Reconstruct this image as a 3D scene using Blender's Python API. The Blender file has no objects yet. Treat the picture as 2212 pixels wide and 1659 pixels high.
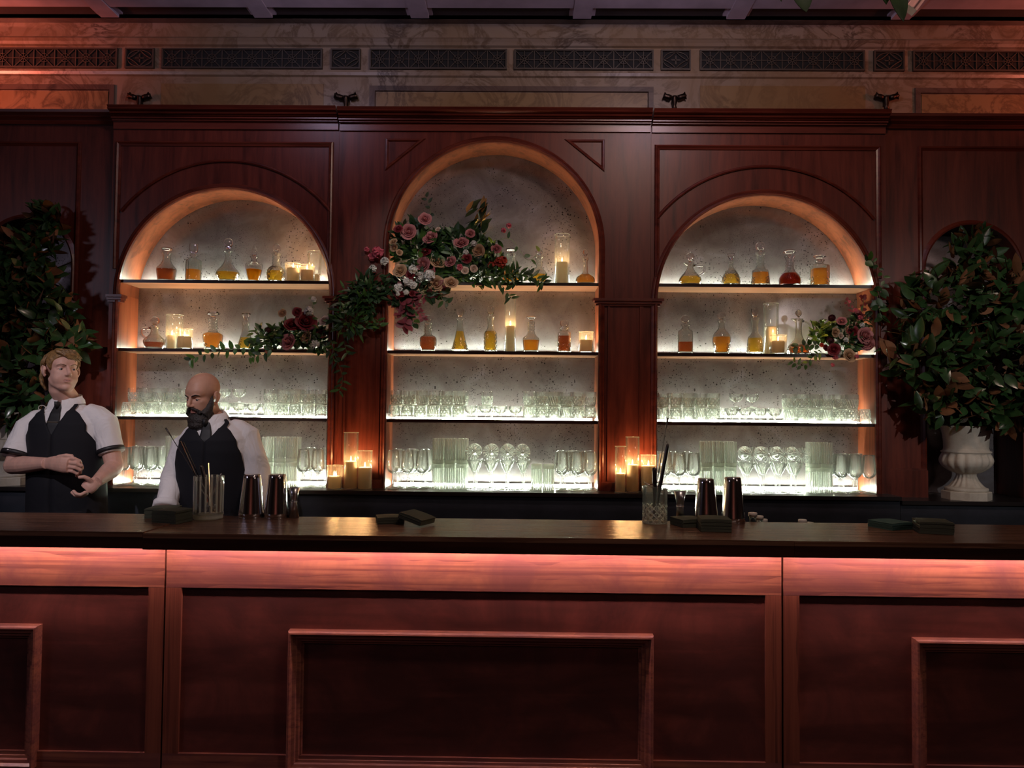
import bpy, bmesh, math, random
from mathutils import Vector, Matrix, noise
from math import sin, cos, pi, sqrt, radians, exp, atan2
SC = bpy.context.scene
COL = SC.collection
R0 = random.Random(7)
# ------------------------------------------------------------------ camera
F, W, H = 1660.0, 2212, 1659
YAW, PIT, ROL = .01346829, .03356297, .00979689
CAM = Vector((0, 0, 1.53))
FWD = Vector((-sin(YAW)*cos(PIT), cos(YAW)*cos(PIT), sin(PIT)))
_r = Vector((cos(YAW), sin(YAW), 0)); _u = _r.cross(FWD)
RGT = cos(ROL)*_r + sin(ROL)*_u
UPV = -sin(ROL)*_r + cos(ROL)*_u
cam = bpy.data.objects.new('camera', bpy.data.cameras.new('camera')); COL.objects.link(cam)
M3 = Matrix((RGT, UPV, -FWD)).transposed()
cam.matrix_world = Matrix.Translation(CAM) @ M3.to_4x4()
cam.data.sensor_width = 36; cam.data.lens = F/W*36; cam.data.clip_start = .05
SC.camera = cam

def ray(px, py): return FWD + RGT*((px-W/2)/F) + UPV*((H/2-py)/F)
def at(px, py, Y):
    d = ray(px, py); return CAM + d*(Y/d.y)
def atz(px, py, Z):
    d = ray(px, py); return CAM + d*((Z-CAM.z)/d.z)

# ------------------------------------------------------------------ materials
MATS = {}
class NT:
    def __init__(s, name):
        s.m = bpy.data.materials.new(name); s.m.use_nodes = True
        s.t = s.m.node_tree; s.t.nodes.clear()
        s.out = s.t.nodes.new('ShaderNodeOutputMaterial'); MATS[name] = s.m
    def n(s, typ, **kw):
        nd = s.t.nodes.new('ShaderNode'+typ)
        for k, v in kw.items():
            if k in nd.inputs.keys():
                i = nd.inputs[k]
                if isinstance(v, bpy.types.NodeSocket): s.t.links.new(v, i)
                else: i.default_value = v
            else: setattr(nd, k, v)
        return nd
    def l(s, a, b): s.t.links.new(a, b)
    def surf(s, sh): s.l(sh, s.out.inputs['Surface']); return s.m
    def coord(s, scale=(1, 1, 1), rot=(0, 0, 0), loc=(0, 0, 0)):
        tc = s.n('TexCoord'); mp = s.n('Mapping'); s.l(tc.outputs['Object'], mp.inputs['Vector'])
        mp.inputs['Scale'].default_value = scale; mp.inputs['Rotation'].default_value = rot; mp.inputs['Location'].default_value = loc
        return mp.outputs['Vector']
    def noise(s, vec, scale=5, detail=4, rough=.55, dist=0):
        nd = s.n('TexNoise', Scale=scale, Detail=detail, Roughness=rough, Distortion=dist); s.l(vec, nd.inputs['Vector'])
        return nd.outputs['Fac']
    def ramp(s, fac, stops):
        r = s.n('ValToRGB'); s.l(fac, r.inputs['Fac']); e = r.color_ramp.elements
        while len(e) < len(stops): e.new(.5)
        for el, (p, c) in zip(e, stops): el.position = p; el.color = (c if len(c) == 4 else (*c, 1))
        return r.outputs['Color']
    def mix(s, fac, a, b, mode='MIX'):
        m = s.n('Mix', data_type='RGBA', blend_type=mode)
        for sock, v in ((m.inputs[0], fac), (m.inputs[6], a), (m.inputs[7], b)):
            if isinstance(v, bpy.types.NodeSocket): s.l(v, sock)
            elif sock == m.inputs[0]: sock.default_value = v
            else: sock.default_value = (*v, 1) if len(v) == 3 else v
        return m.outputs[2]
    def math(s, op, a, b=0.0):
        m = s.n('Math', operation=op)
        for i, v in enumerate((a, b)):
            if isinstance(v, bpy.types.NodeSocket): s.l(v, m.inputs[i])
            else: m.inputs[i].default_value = v
        return m.outputs[0]
    def bump(s, h, strength=.2, dist=.005):
        b = s.n('Bump', Strength=strength, Distance=dist); s.l(h, b.inputs['Height']); return b.outputs['Normal']
    def pbsdf(s, **kw):
        return s.n('BsdfPrincipled', **{k.replace('_', ' '): v for k, v in kw.items()})

def c4(c): return (*c, 1) if len(c) == 3 else c
def plain(name, col, rough=.5, metal=0, spec=.5, bumps=None, var=.0, vscale=30, coat=0):
    t = NT(name); co = t.coord()
    base = c4(col)
    if var:
        f = t.noise(co, vscale, 3)
        base = t.ramp(f, [(.3, tuple(x*(1-var) for x in col)), (.7, tuple(min(1, x*(1+var)) for x in col))])
    kw = dict(Base_Color=base, Roughness=rough, Metallic=metal, Specular_IOR_Level=spec, Coat_Weight=coat)
    if bumps: kw['Normal'] = t.bump(t.noise(co, bumps[0], 4), bumps[1], bumps[2])
    return t.surf(t.pbsdf(**kw).outputs[0])

def wood(name, dark, mid, light, axis='X', rough=.35, spec=.5, gs=9., blotch=None, wave=0, bump=.08, streak=.62, coat=0):
    t = NT(name)
    k = {'X': (1.0, gs, gs), 'Z': (gs, gs, 1.0), 'Y': (gs, 1.0, gs)}[axis]
    v = t.coord(k)
    g = t.noise(v, 1.6, 8, .65, .6)
    fine = t.noise(t.coord(tuple(a*6 if a > 1 else a*2 for a in k)), 2.5, 5, .7)
    col = t.ramp(g, [(.34, dark), (.5, mid), (.66, light)])
    col = t.mix(t.math('MULTIPLY', fine, .55), col, dark)
    st = t.noise(t.coord(tuple(a*3.5 if a > 1 else a*.7 for a in k), (0, 0, 0), (5, 2, 9)), 1.1, 3, .5, .35)
    col = t.mix(t.ramp(st, [(.42, (0, 0, 0)), (.60, (streak, streak, streak))]), col, light)
    if wave:
        w = t.n('TexWave', wave_type='BANDS', bands_direction='Z' if axis == 'X' else 'X', wave_profile='SAW')
        w.inputs['Scale'].default_value = wave; w.inputs['Distortion'].default_value = 9; w.inputs['Detail'].default_value = 3
        w.inputs['Detail Scale'].default_value = .8; w.inputs['Detail Roughness'].default_value = .6
        t.l(t.coord((.35, 1, 1) if axis == 'X' else (1, 1, .35)), w.inputs['Vector'])
        col = t.mix(t.math('MULTIPLY', w.outputs['Fac'], .5), col, light)
    if blotch:
        b = t.noise(t.coord((1, 1, 1), (0, 0, 0), (3, 1, 2)), 2.6, 6, .62, 1.2)
        bl = t.ramp(b, [(.38, (0, 0, 0)), (.62, (1, 1, 1))])
        col = t.mix(t.math('MULTIPLY', bl, .75), col, blotch)
    p = t.pbsdf(Base_Color=col, Roughness=rough, Specular_IOR_Level=spec, Coat_Weight=coat, Coat_Roughness=.16, Normal=t.bump(fine, bump, .002))
    return t.surf(p.outputs[0])

wood('mahogany', (.05, .009, .0055), (.125, .023, .0135), (.19, .038, .021), 'Z', .36, .32, 9, streak=.22)
wood('mahogany_h', (.05, .009, .0055), (.125, .023, .0135), (.19, .038, .021), 'X', .30, .4, 9, streak=.22)
wood('bar_wood', (.10, .034, .03), (.23, .072, .058), (.50, .19, .115), 'X', .3, .5, 20, blotch=(.20, .075, .075), wave=4.5, bump=.15, coat=.35)
wood('bar_wood_v', (.1, .032, .024), (.20, .06, .042), (.34, .11, .065), 'Z', .3, .5, 18, wave=3, coat=.35)
wood('bar_panel', (.08, .026, .021), (.17, .052, .042), (.29, .085, .066), 'X', .33, .5, 2.6, blotch=(.08, .030, .028), coat=.25)
wood('bar_top_wood', (.05, .022, .014), (.12, .055, .034), (.24, .125, .08), 'X', .26, .5, 14, wave=2.2, bump=.35)
wood('bar_edge_wood', (.02, .007, .005), (.045, .013, .008), (.06, .02, .012), 'X', .35, .4, 8)
wood('niche_wood', (.07, .016, .006), (.17, .040, .016), (.33, .088, .036), 'Z', .45, .4, 9, wave=2.)
wood('shelf_wood', (.18, .075, .04), (.30, .14, .08), (.40, .2, .12), 'X', .45, .4, 7, wave=2.)
plain('shelf_lip', (.02, .006, .004), .3)

def marble(name, base, vein, tint):
    t = NT(name); v = t.coord()
    n1 = t.noise(v, 3.0, 8, .65, 1.5); n2 = t.noise(v, 1.2, 5, .6, .8)
    ve = t.ramp(n1, [(.44, base), (.5, vein), (.56, base)])
    col = t.mix(t.ramp(n2, [(.35, (0, 0, 0)), (.7, (1, 1, 1))]), ve, tint)
    return t.surf(t.pbsdf(Base_Color=col, Roughness=.3).outputs[0])
marble('marble', (.27, .22, .175), (.08, .055, .04), (.23, .15, .085))
marble('marble_tan', (.26, .17, .085), (.09, .055, .03), (.21, .12, .05))
marble('marble_dark', (.10, .075, .06), (.03, .02, .02), (.12, .07, .05))
plain('ceiling_plaster', (.07, .055, .06), .7, var=.2, vscale=4)
plain('ceiling_beam', (.62, .52, .58), .6, var=.15, vscale=5)
plain('floor_carpet', (.035, .015, .015), .9, var=.4, vscale=40)
plain('wall_dark', (.06, .03, .025), .6)
plain('baffle_white', (.8, .8, .78), .6)  # for the added light-blocking plates behind the LED strips
plain('bronze', (.06, .04, .03), .4, 1)
plain('grille_metal', (.07, .055, .042), .5, .3)
plain('black', (.004, .004, .004), .8)
plain('counter_black', (.018, .014, .014), .3)
plain('counter_cloth', (.016, .02, .03), .85, var=.3, vscale=8)

def mirror():
    t = NT('antique_mirror'); v = t.coord()
    def spots(scale, lo, hi, seed, dens):
        vo = t.n('TexVoronoi', Scale=scale); t.l(t.coord((1, .01, 1), (0, 0, 0), (seed, 0, seed*.7)), vo.inputs['Vector'])
        sz = t.n('SeparateColor'); t.l(vo.outputs['Color'], sz.inputs[0])
        mask = t.math('MULTIPLY', t.ramp(t.noise(t.coord((1, .01, 1), (0, 0, 0), (seed*2, 0, 1)), 3.2, 4, .6, .5), [(.5-dens, (0, 0, 0)), (.62-dens*.4, (1, 1, 1))]), 1.0)
        rad = t.math('MULTIPLY', t.math('MULTIPLY', t.math('POWER', sz.outputs[0], 2.2), hi), mask)
        rad = t.math('ADD', rad, lo*-1)
        return t.math('LESS_THAN', vo.outputs['Distance'], rad)
    s1 = spots(58, .1, .46, 1.3, .05); s2 = spots(120, .08, .62, 4.1, .10); s3 = spots(250, .10, .62, 8.7, .14)
    s = t.math('MAXIMUM', t.math('MULTIPLY', s1, .85), t.math('MAXIMUM', t.math('MULTIPLY', s2, .8), t.math('MULTIPLY', s3, .55)))
    cl = t.noise(v, 4.5, 5, .6, .7)
    silver = t.ramp(cl, [(.3, (.20, .175, .18)), (.55, (.31, .28, .29)), (.75, (.42, .40, .46))])
    col = t.mix(s, silver, (.02, .016, .014))
    dif = t.n('BsdfDiffuse', Color=col)
    glo = t.n('BsdfGlossy', Color=col, Roughness=.12)
    mx = t.n('MixShader'); mx.inputs[0].default_value = .42; t.l(dif.outputs[0], mx.inputs[1]); t.l(glo.outputs[0], mx.inputs[2])
    return t.surf(mx.outputs[0])
mirror()

def emit(name, col, st):
    t = NT(name); e = t.n('Emission', Color=c4(col), Strength=st); return t.surf(e.outputs[0])
emit('led_white', (.90, 1.0, .78), 108)
emit('led_white_low', (.90, 1.0, .78), 180)
emit('led_pink', (1.0, .62, .60), 52)
emit('flame', (1.0, .62, .25), 40)

# ------------------------------------------------------------------ mesh builder
class MB:
    def __init__(s): s.v = []; s.f = []; s.m = []; s.sm = []
    def add(s, vs, fs, m=0, smooth=False):
        o = len(s.v); s.v += [Vector(x) for x in vs]
        for f in fs: s.f.append(tuple(i+o for i in f)); s.m.append(m); s.sm.append(smooth)
    def box(s, a, b, m=0):
        x0, y0, z0 = a; x1, y1, z1 = b
        x0, x1 = min(x0, x1), max(x0, x1); y0, y1 = min(y0, y1), max(y0, y1); z0, z1 = min(z0, z1), max(z0, z1)
        s.add([(x0, y0, z0), (x1, y0, z0), (x1, y1, z0), (x0, y1, z0), (x0, y0, z1), (x1, y0, z1), (x1, y1, z1), (x0, y1, z1)],
              [(0, 3, 2, 1), (4, 5, 6, 7), (0, 1, 5, 4), (1, 2, 6, 5), (2, 3, 7, 6), (3, 0, 4, 7)], m)
    def bar(s, p, q, w, h=None, m=0, up=(0, 0, 1)):
        p, q = Vector(p), Vector(q); t = (q-p).normalized(); u = Vector(up)
        a = t.cross(u)
        if a.length < 1e-4: a = t.cross(Vector((1, 0, 0)))
        a.normalize(); b = a.cross(t); h = h or w
        vs = [o+a*(w/2*i)+b*(h/2*j) for o in (p, q) for i, j in ((-1, -1), (1, -1), (1, 1), (-1, 1))]
        s.add(vs, [(0, 1, 2, 3), (7, 6, 5, 4), (0, 4, 5, 1), (1, 5, 6, 2), (2, 6, 7, 3), (3, 7, 4, 0)], m)
    def lathe(s, prof, n=24, m=0, c=(0, 0, 0), rf=None, smooth=True, rot=0, flip=False, mat=None):
        """prof: list of (r, z); rf(theta, z, r, i) -> r"""
        c = Vector(c); vs = []; rows = []
        for i, (r, z) in enumerate(prof):
            if r <= 1e-6: rows.append([len(vs)]); vs.append(Vector((0, 0, z))); continue
            row = []
            for k in range(n):
                th = 2*pi*k/n+rot; rr = rf(th, z, r, i) if rf else r
                row.append(len(vs)); vs.append(Vector((rr*cos(th), rr*sin(th), z)))
            rows.append(row)
        fs = []
        for a, b in zip(rows, rows[1:]):
            for k in range(n):
                k2 = (k+1) % n
                if len(a) == 1 and len(b) == 1: continue
                if len(a) == 1: f = (a[0], b[k2], b[k])
                elif len(b) == 1: f = (a[k], a[k2], b[0])
                else: f = (a[k], a[k2], b[k2], b[k])
                fs.append(f[::-1] if flip else f)
        if mat is not None: vs = [mat @ v for v in vs]
        s.add([v+c for v in vs], fs, m, smooth)
    def tube(s, pts, rad, n=8, m=0, smooth=True, caps=True, flat=1.0, ref=None):
        pts = [Vector(p) for p in pts]; k = len(pts)
        rad = [rad]*k if isinstance(rad, (int, float)) else rad
        vs = []; pn = None
        for i in range(k):
            t = (pts[min(i+1, k-1)]-pts[max(i-1, 0)]).normalized()
            if pn is None:
                r0 = Vector(ref) if ref else (Vector((0, 0, 1)) if abs(t.z) < .9 else Vector((1, 0, 0)))
                a = t.cross(r0).normalized()
            else: a = (pn - t*pn.dot(t)).normalized()
            pn = a; b = t.cross(a)
            for j in range(n):
                th = 2*pi*j/n; vs.append(pts[i]+(a*cos(th)+b*sin(th)*flat)*rad[i])
        fs = [(i*n+j, i*n+(j+1) % n, (i+1)*n+(j+1) % n, (i+1)*n+j) for i in range(k-1) for j in range(n)]
        if caps: fs += [tuple(range(n))[::-1], tuple((k-1)*n+j for j in range(n))]
        s.add(vs, fs, m, smooth)
    def ball(s, c, r, m=0, nu=12, nv=8, rot=None, smooth=True):
        r = (r, r, r) if isinstance(r, (int, float)) else r
        c = Vector(c); vs = []; fs = []
        for i in range(nv+1):
            ph = pi*i/nv
            for j in range(nu):
                th = 2*pi*j/nu; p = Vector((r[0]*sin(ph)*cos(th), r[1]*sin(ph)*sin(th), r[2]*cos(ph)))
                if rot is not None: p = rot @ p
                vs.append(c+p)
        for i in range(nv):
            for j in range(nu):
                a, b = i*nu+j, i*nu+(j+1) % nu
                fs.append((a, a+nu, b+nu, b))
        s.add(vs, fs, m, smooth)
    def sweep(s, pts, prof, closed=False, out=(0, -1, 0), m=0, smooth=False, caps=True):
        """prof (a, b): a = in-plane sideways (left of travel), b = along out"""
        pts = [Vector(p) for p in pts]; out = Vector(out); k = len(pts); vs = []
        for i in range(k):
            if closed: t0 = (pts[i]-pts[i-1]); t1 = (pts[(i+1) % k]-pts[i])
            else: t0 = pts[i]-pts[max(i-1, 0)] if i > 0 else pts[1]-pts[0]; t1 = pts[i+1]-pts[i] if i < k-1 else t0
            t0 = t0.normalized(); t1 = t1.normalized()
            n0 = out.cross(t0); n1 = out.cross(t1); n = (n0+n1).normalized(); sc = 1/max(.3, n.dot(n0))
            for a, b in prof: vs.append(pts[i]+n*(a*sc)+out*b)
        q = len(prof); fs = []
        for i in range(k if closed else k-1):
            i2 = (i+1) % k
            for j in range(q-1): fs.append((i*q+j, i*q+j+1, i2*q+j+1, i2*q+j))
        if not closed and caps: fs += [tuple(range(q))[::-1], tuple((k-1)*q+j for j in range(q))]
        s.add(vs, fs, m, smooth)
    def prism(s, poly, d, m=0):
        """poly: list of 3D points, extruded by vector d"""
        n = len(poly); d = Vector(d); vs = [Vector(p) for p in poly]; vs += [p+d for p in vs]
        s.add(vs, [tuple(range(n)), tuple(range(2*n-1, n-1, -1))]+[(i, (i+1) % n+0, (i+1) % n+n, i+n)[::-1] for i in range(n)], m)
    def mesh(s, name, off=Vector((0, 0, 0)), fix=False):
        me = bpy.data.meshes.new(name)
        me.from_pydata([v-off for v in s.v], [], s.f)
        me.polygons.foreach_set('material_index', s.m); me.polygons.foreach_set('use_smooth', s.sm)
        if fix:
            b = bmesh.new(); b.from_mesh(me); bmesh.ops.recalc_face_normals(b, faces=b.faces); b.to_mesh(me); b.free()
        me.update(); return me
    def build(s, name, mats, parent=None, fix=True, local=False):
        off = Vector((0, 0, 0)); p = parent
        while p is not None and not local: off += p.location; p = p.parent
        me = s.mesh(name, off, fix)
        for m in (mats if isinstance(mats, (list, tuple)) else [mats]): me.materials.append(MATS[m])
        return link(name, me, parent)
def link(name, me, parent=None):
    o = bpy.data.objects.new(name, me); COL.objects.link(o)
    if parent is not None: o.parent = parent
    return o
def tag(o, label=None, cat=None, group=None, kind=None):
    if label: o['label'] = label
    if cat: o['category'] = cat
    if group: o['group'] = group
    if kind: o['kind'] = kind
    return o
def thing(name, label, cat, loc=(0, 0, 0), group=None, rot=(0, 0, 0)):
    o = bpy.data.objects.new(name, None); COL.objects.link(o); o.location = loc; o.rotation_euler = rot
    o.empty_display_size = .05
    return tag(o, label, cat, group)
def dup(o, loc, rot=None, label=None, group=None, scale=None):
    c = o.copy(); COL.objects.link(c); c.location = loc
    if rot is not None: c.rotation_euler = rot
    if scale is not None: c.scale = scale
    if label: c['label'] = label
    if group: c['group'] = group
    for ch in list(o.children):
        d = ch.copy(); COL.objects.link(d); d.parent = c
        for g in list(ch.children):
            e = g.copy(); COL.objects.link(e); e.parent = d
    return c
def struct(mb, name, mats, label=None):
    o = mb.build(name, mats); o['kind'] = 'structure'
    if label: o['label'] = label
    return o
def light(kind, name, loc, power, col, size=.1, size_y=None, target=None, spot=None, blend=.5):
    d = bpy.data.lights.new(name, kind); d.energy = power; d.color = col
    if kind == 'AREA':
        d.size = size
        if size_y: d.shape = 'RECTANGLE'; d.size_y = size_y
    else: d.shadow_soft_size = size
    if kind == 'SPOT': d.spot_size = radians(spot); d.spot_blend = blend
    o = bpy.data.objects.new(name, d); COL.objects.link(o); o.location = loc
    if target is not None:
        o.rotation_euler = (Vector(target)-Vector(loc)).to_track_quat('-Z', 'Y').to_euler()
    return o
ORD = ['first', 'second', 'third', 'fourth', 'fifth', 'sixth', 'seventh', 'eighth', 'ninth', 'tenth']
# ------------------------------------------------------------------ main dimensions
YF, YB = 4.60, 4.835            # niche front plane, mirror plane
YW = 5.12                       # marble wall behind
ZC = 1.055; YC = 4.43           # back counter top and its front edge
SH = {1: 2.297, 2: 1.880, 3: 1.467}
NI = {'L': (-2.446, -1.165), 'C': (-.814, .454), 'R': (.802, 2.099)}
NAME = {'L': 'left', 'C': 'centre', 'R': 'right'}
crown = {'L': at(486, 409, YF).z, 'C': at(1066, 307, YF).z, 'R': at(1655, 422, YF).z}
ZB = 1.018; YE = 3.10; YBK = 3.62; YP = 3.20    # bar top height, front edge, back edge, frame face
Zcor0, Zcor1 = at(1066, 265, YF-.03).z, at(1066, 231, YF-.092).z   # cornice bottom / top
ZIMP = at(1360, 657, YF).z
ZCEIL = at(1106, 30, 4.99).z

# ------------------------------------------------------------------ room shell
m = MB(); m.box((-5.2, -3.2, -.1), (5.2, 5.4, 0)); struct(m, 'floor', 'floor_carpet')
m = MB(); m.box((-5.2, -3.2, ZCEIL), (5.2, 5.4, ZCEIL+.1)); struct(m, 'ceiling', 'ceiling_plaster')
m = MB(); m.box((-5.3, -3.2, 0), (-5.2, 5.4, ZCEIL)); struct(m, 'wall_left', 'wall_dark')
m = MB(); m.box((5.2, -3.2, 0), (5.3, 5.4, ZCEIL)); struct(m, 'wall_right', 'wall_dark')
m = MB(); m.box((-5.3, -3.3, 0), (5.3, -3.2, ZCEIL)); struct(m, 'wall_front', 'wall_dark')
def wz(py): return at(1106, py, YW).z
def wx(px, py=150): return at(px, py, YW).x
m = MB()
m.box((-5.2, YW, 0), (5.2, YW+.25, ZCEIL), 0)
struct(m, 'wall_back', ['marble'])
# string courses and inlays of the marble wall
m = MB()
for z0, z1, d in ((wz(52), wz(42), .06), (wz(42), ZCEIL, .11)):
    m.box((-5.2, YW-d, z0), (5.2, YW, z1), 0)
struct(m, 'trim_1', ['marble_dark'])
m = MB()
m.sweep([(-5.2, YW, wz(95)), (5.2, YW, wz(95))], [(.03, 0), (.028, .03), (.012, .045), (-.004, .03), (-.02, .02), (-.028, 0)])
struct(m, 'trim_2', ['marble'])
m = MB()
m.sweep([(-5.2, YW, wz(164)), (5.2, YW, wz(164))], [(.016, 0), (.012, .022), (-.006, .016), (-.014, 0)])
struct(m, 'trim_3', ['marble'])
k = 4
for a, b in ((-330, 250), (800, 1412), (1975, 2550)):
    m = MB(); z1 = wz(187); x0, x1 = wx(a), wx(b); z0 = wz(300)
    m.sweep([(x0, YW, z0), (x1, YW, z0), (x1, YW, z1), (x0, YW, z1)], [(0, 0), (.002, .012), (.035, .012), (.04, 0)], closed=True, m=1)
    m.box((x0+.045, YW-.006, z0+.045), (x1-.045, YW, z1-.045), 0)
    struct(m, 'trim_%d' % k, ['marble_tan', 'marble_dark']); k += 1
for a, b in ((350, 700), (1512, 1868)):
    m = MB(); m.box((wx(a), YW-.005, wz(300)), (wx(b), YW, wz(184)), 0)
    struct(m, 'trim_%d' % k, ['marble_tan']); k += 1
# ceiling beams (coffer ribs running to the wall)
for i, px in enumerate((-110, 232, 566, 906, 1258, 1592, 1950, 2290)):
    p = at(px, 20, 4.95); m = MB()
    m.box((p.x-.06, -3.0, ZCEIL-.034), (p.x+.06, 4.985, ZCEIL)); m.box((p.x-.085, -3.0, ZCEIL-.014), (p.x+.085, 4.985, ZCEIL))
    struct(m, 'trim_%d' % k, ['ceiling_beam']); k += 1
m = MB(); m.box((-5.2, 4.70, ZCEIL-.03), (5.2, 4.86, ZCEIL)); struct(m, 'trim_%d' % k, ['ceiling_beam']); k += 1

# vent grilles
def grille(px0, px1, label, square=False):
    x0, x1 = wx(px0), wx(px1); z0, z1 = wz(152), wz(108.5)
    t = thing('vent_grille', label, 'vent grille', ((x0+x1)/2, YW, z0), 'bronze grilles along the marble wall')
    b = MB(); b.box((x0, YW-.004, z0), (x1, YW, z1)); b.build('backing', 'black', t)
    fr = MB(); fr.sweep([(x0, YW, z0), (x1, YW, z0), (x1, YW, z1), (x0, YW, z1)], [(0, 0), (0, .02), (.010, .02), (.012, 0)], closed=True)
    fr.build('frame', 'grille_metal', t)
    g = MB(); y = YW-.010; w = .0065
    if square:
        cx, cz = (x0+x1)/2, (z0+z1)/2; rx, rz = (x1-x0)/2-.012, (z1-z0)/2-.012
        pts = [(cx+rx*cos(a)*.98, y, cz+rz*sin(a)*.98) for a in [2*pi*i/24 for i in range(25)]]
        g.tube(pts, .004, 5)
        for sx in (-1, 1):
            for sz in (-1, 1):
                q = [(cx+sx*rx*(1-u)**1.0, y-.002, cz+sz*rz*(1-sqrt(max(0, 1-(1-u)**2)))*0+sz*rz*(u**1.7)) for u in [i/8 for i in range(9)]]
                g.tube(q, .004, 5)
        g.bar((cx-.03, y, cz), (cx+.03, y, cz), .008); g.bar((cx, y, cz-.03), (cx, y, cz+.03), .008)
    else:
        n = max(2, round((x1-x0)/(z1-z0)/1.0)); dx = (x1-x0)/n
        for i in range(n):
            a, b2 = x0+i*dx, x0+(i+1)*dx; c = (a+b2)/2; zc = (z0+z1)/2
            if i: g.bar((a, y, z0), (a, y, z1), w)
            for p, q in (((a, z0), (b2, z1)), ((a, z1), (b2, z0)), ((a, zc), (b2, zc)), ((c, z0), (c, z1))):
                g.bar((p[0], y, p[1]), (q[0], y, q[1]), w*.8)
            g.tube([(c+.03*cos(v), y-.002, zc+.03*sin(v)) for v in [2*pi*j/12 for j in range(13)]], .003, 4)
    g.build('lattice', 'grille_metal', t)
grille(-60, 255, 'long bronze lattice grille cut off by the left edge of the wall')
grille(272, 334, 'square oval-pattern grille above the left niche', True)
grille(351, 697, 'long bronze lattice grille above the left niche')
grille(715, 779, 'square oval-pattern grille left of the centre pair of long grilles', True)
grille(799, 1095, 'long bronze lattice grille, left one of the centre pair')
grille(1111, 1411, 'long bronze lattice grille, right one of the centre pair')
grille(1427, 1491, 'square oval-pattern grille right of the centre pair of long grilles', True)
grille(1511, 1866, 'long bronze lattice grille above the right niche')
grille(1886, 1952, 'square oval-pattern grille above the right end of the right niche', True)
grille(1970, 2290, 'long bronze lattice grille cut off by the right edge of the wall')

# bronze two-flower wall ornaments
for px, lb in ((301, 'bronze two-flower ornament on the marble above the left niche'), (747, 'bronze two-flower ornament left of the centre niche top'),
               (1457, 'bronze two-flower ornament right of the centre niche top'), (1915, 'bronze two-flower ornament above the right end of the right niche')):
    p = at(px, 212, YW-.03); t = thing('wall_ornament', lb, 'wall ornament', (p.x, YW, p.z), 'bronze ornaments on the marble wall')
    s = MB(); s.lathe([(0, -.085), (.022, -.08), (.012, -.05), (.020, -.02), (.014, 0), (.02, .012), (0, .02)], 12, c=(p.x, YW-.028, p.z)); s.build('stem', 'bronze', t)
    for sx in (-1, 1):
        f = MB(); f.tube([(p.x, YW-.028, p.z), (p.x+sx*.03, YW-.03, p.z+.015), (p.x+sx*.042, YW-.03, p.z+.004)], [.008, .007, .006], 6)
        f.lathe([(0, -.026), (.018, -.022), (.020, 0), (.014, .014), (.022, .03), (.01, .026), (0, .01)], 10, c=(p.x+sx*.045, YW-.03, p.z+.008),
                rf=lambda th, z, r, i: r*(1+.25*cos(5*th)*(z > .01)), mat=Matrix.Rotation(sx*1.25, 3, 'Y'))
        f.build('flower', 'bronze', t)
    b = MB(); b.box((p.x-.012, YW-.02, p.z-.05), (p.x+.012, YW, p.z+.01)); b.build('bracket', 'bronze', t)

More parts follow.
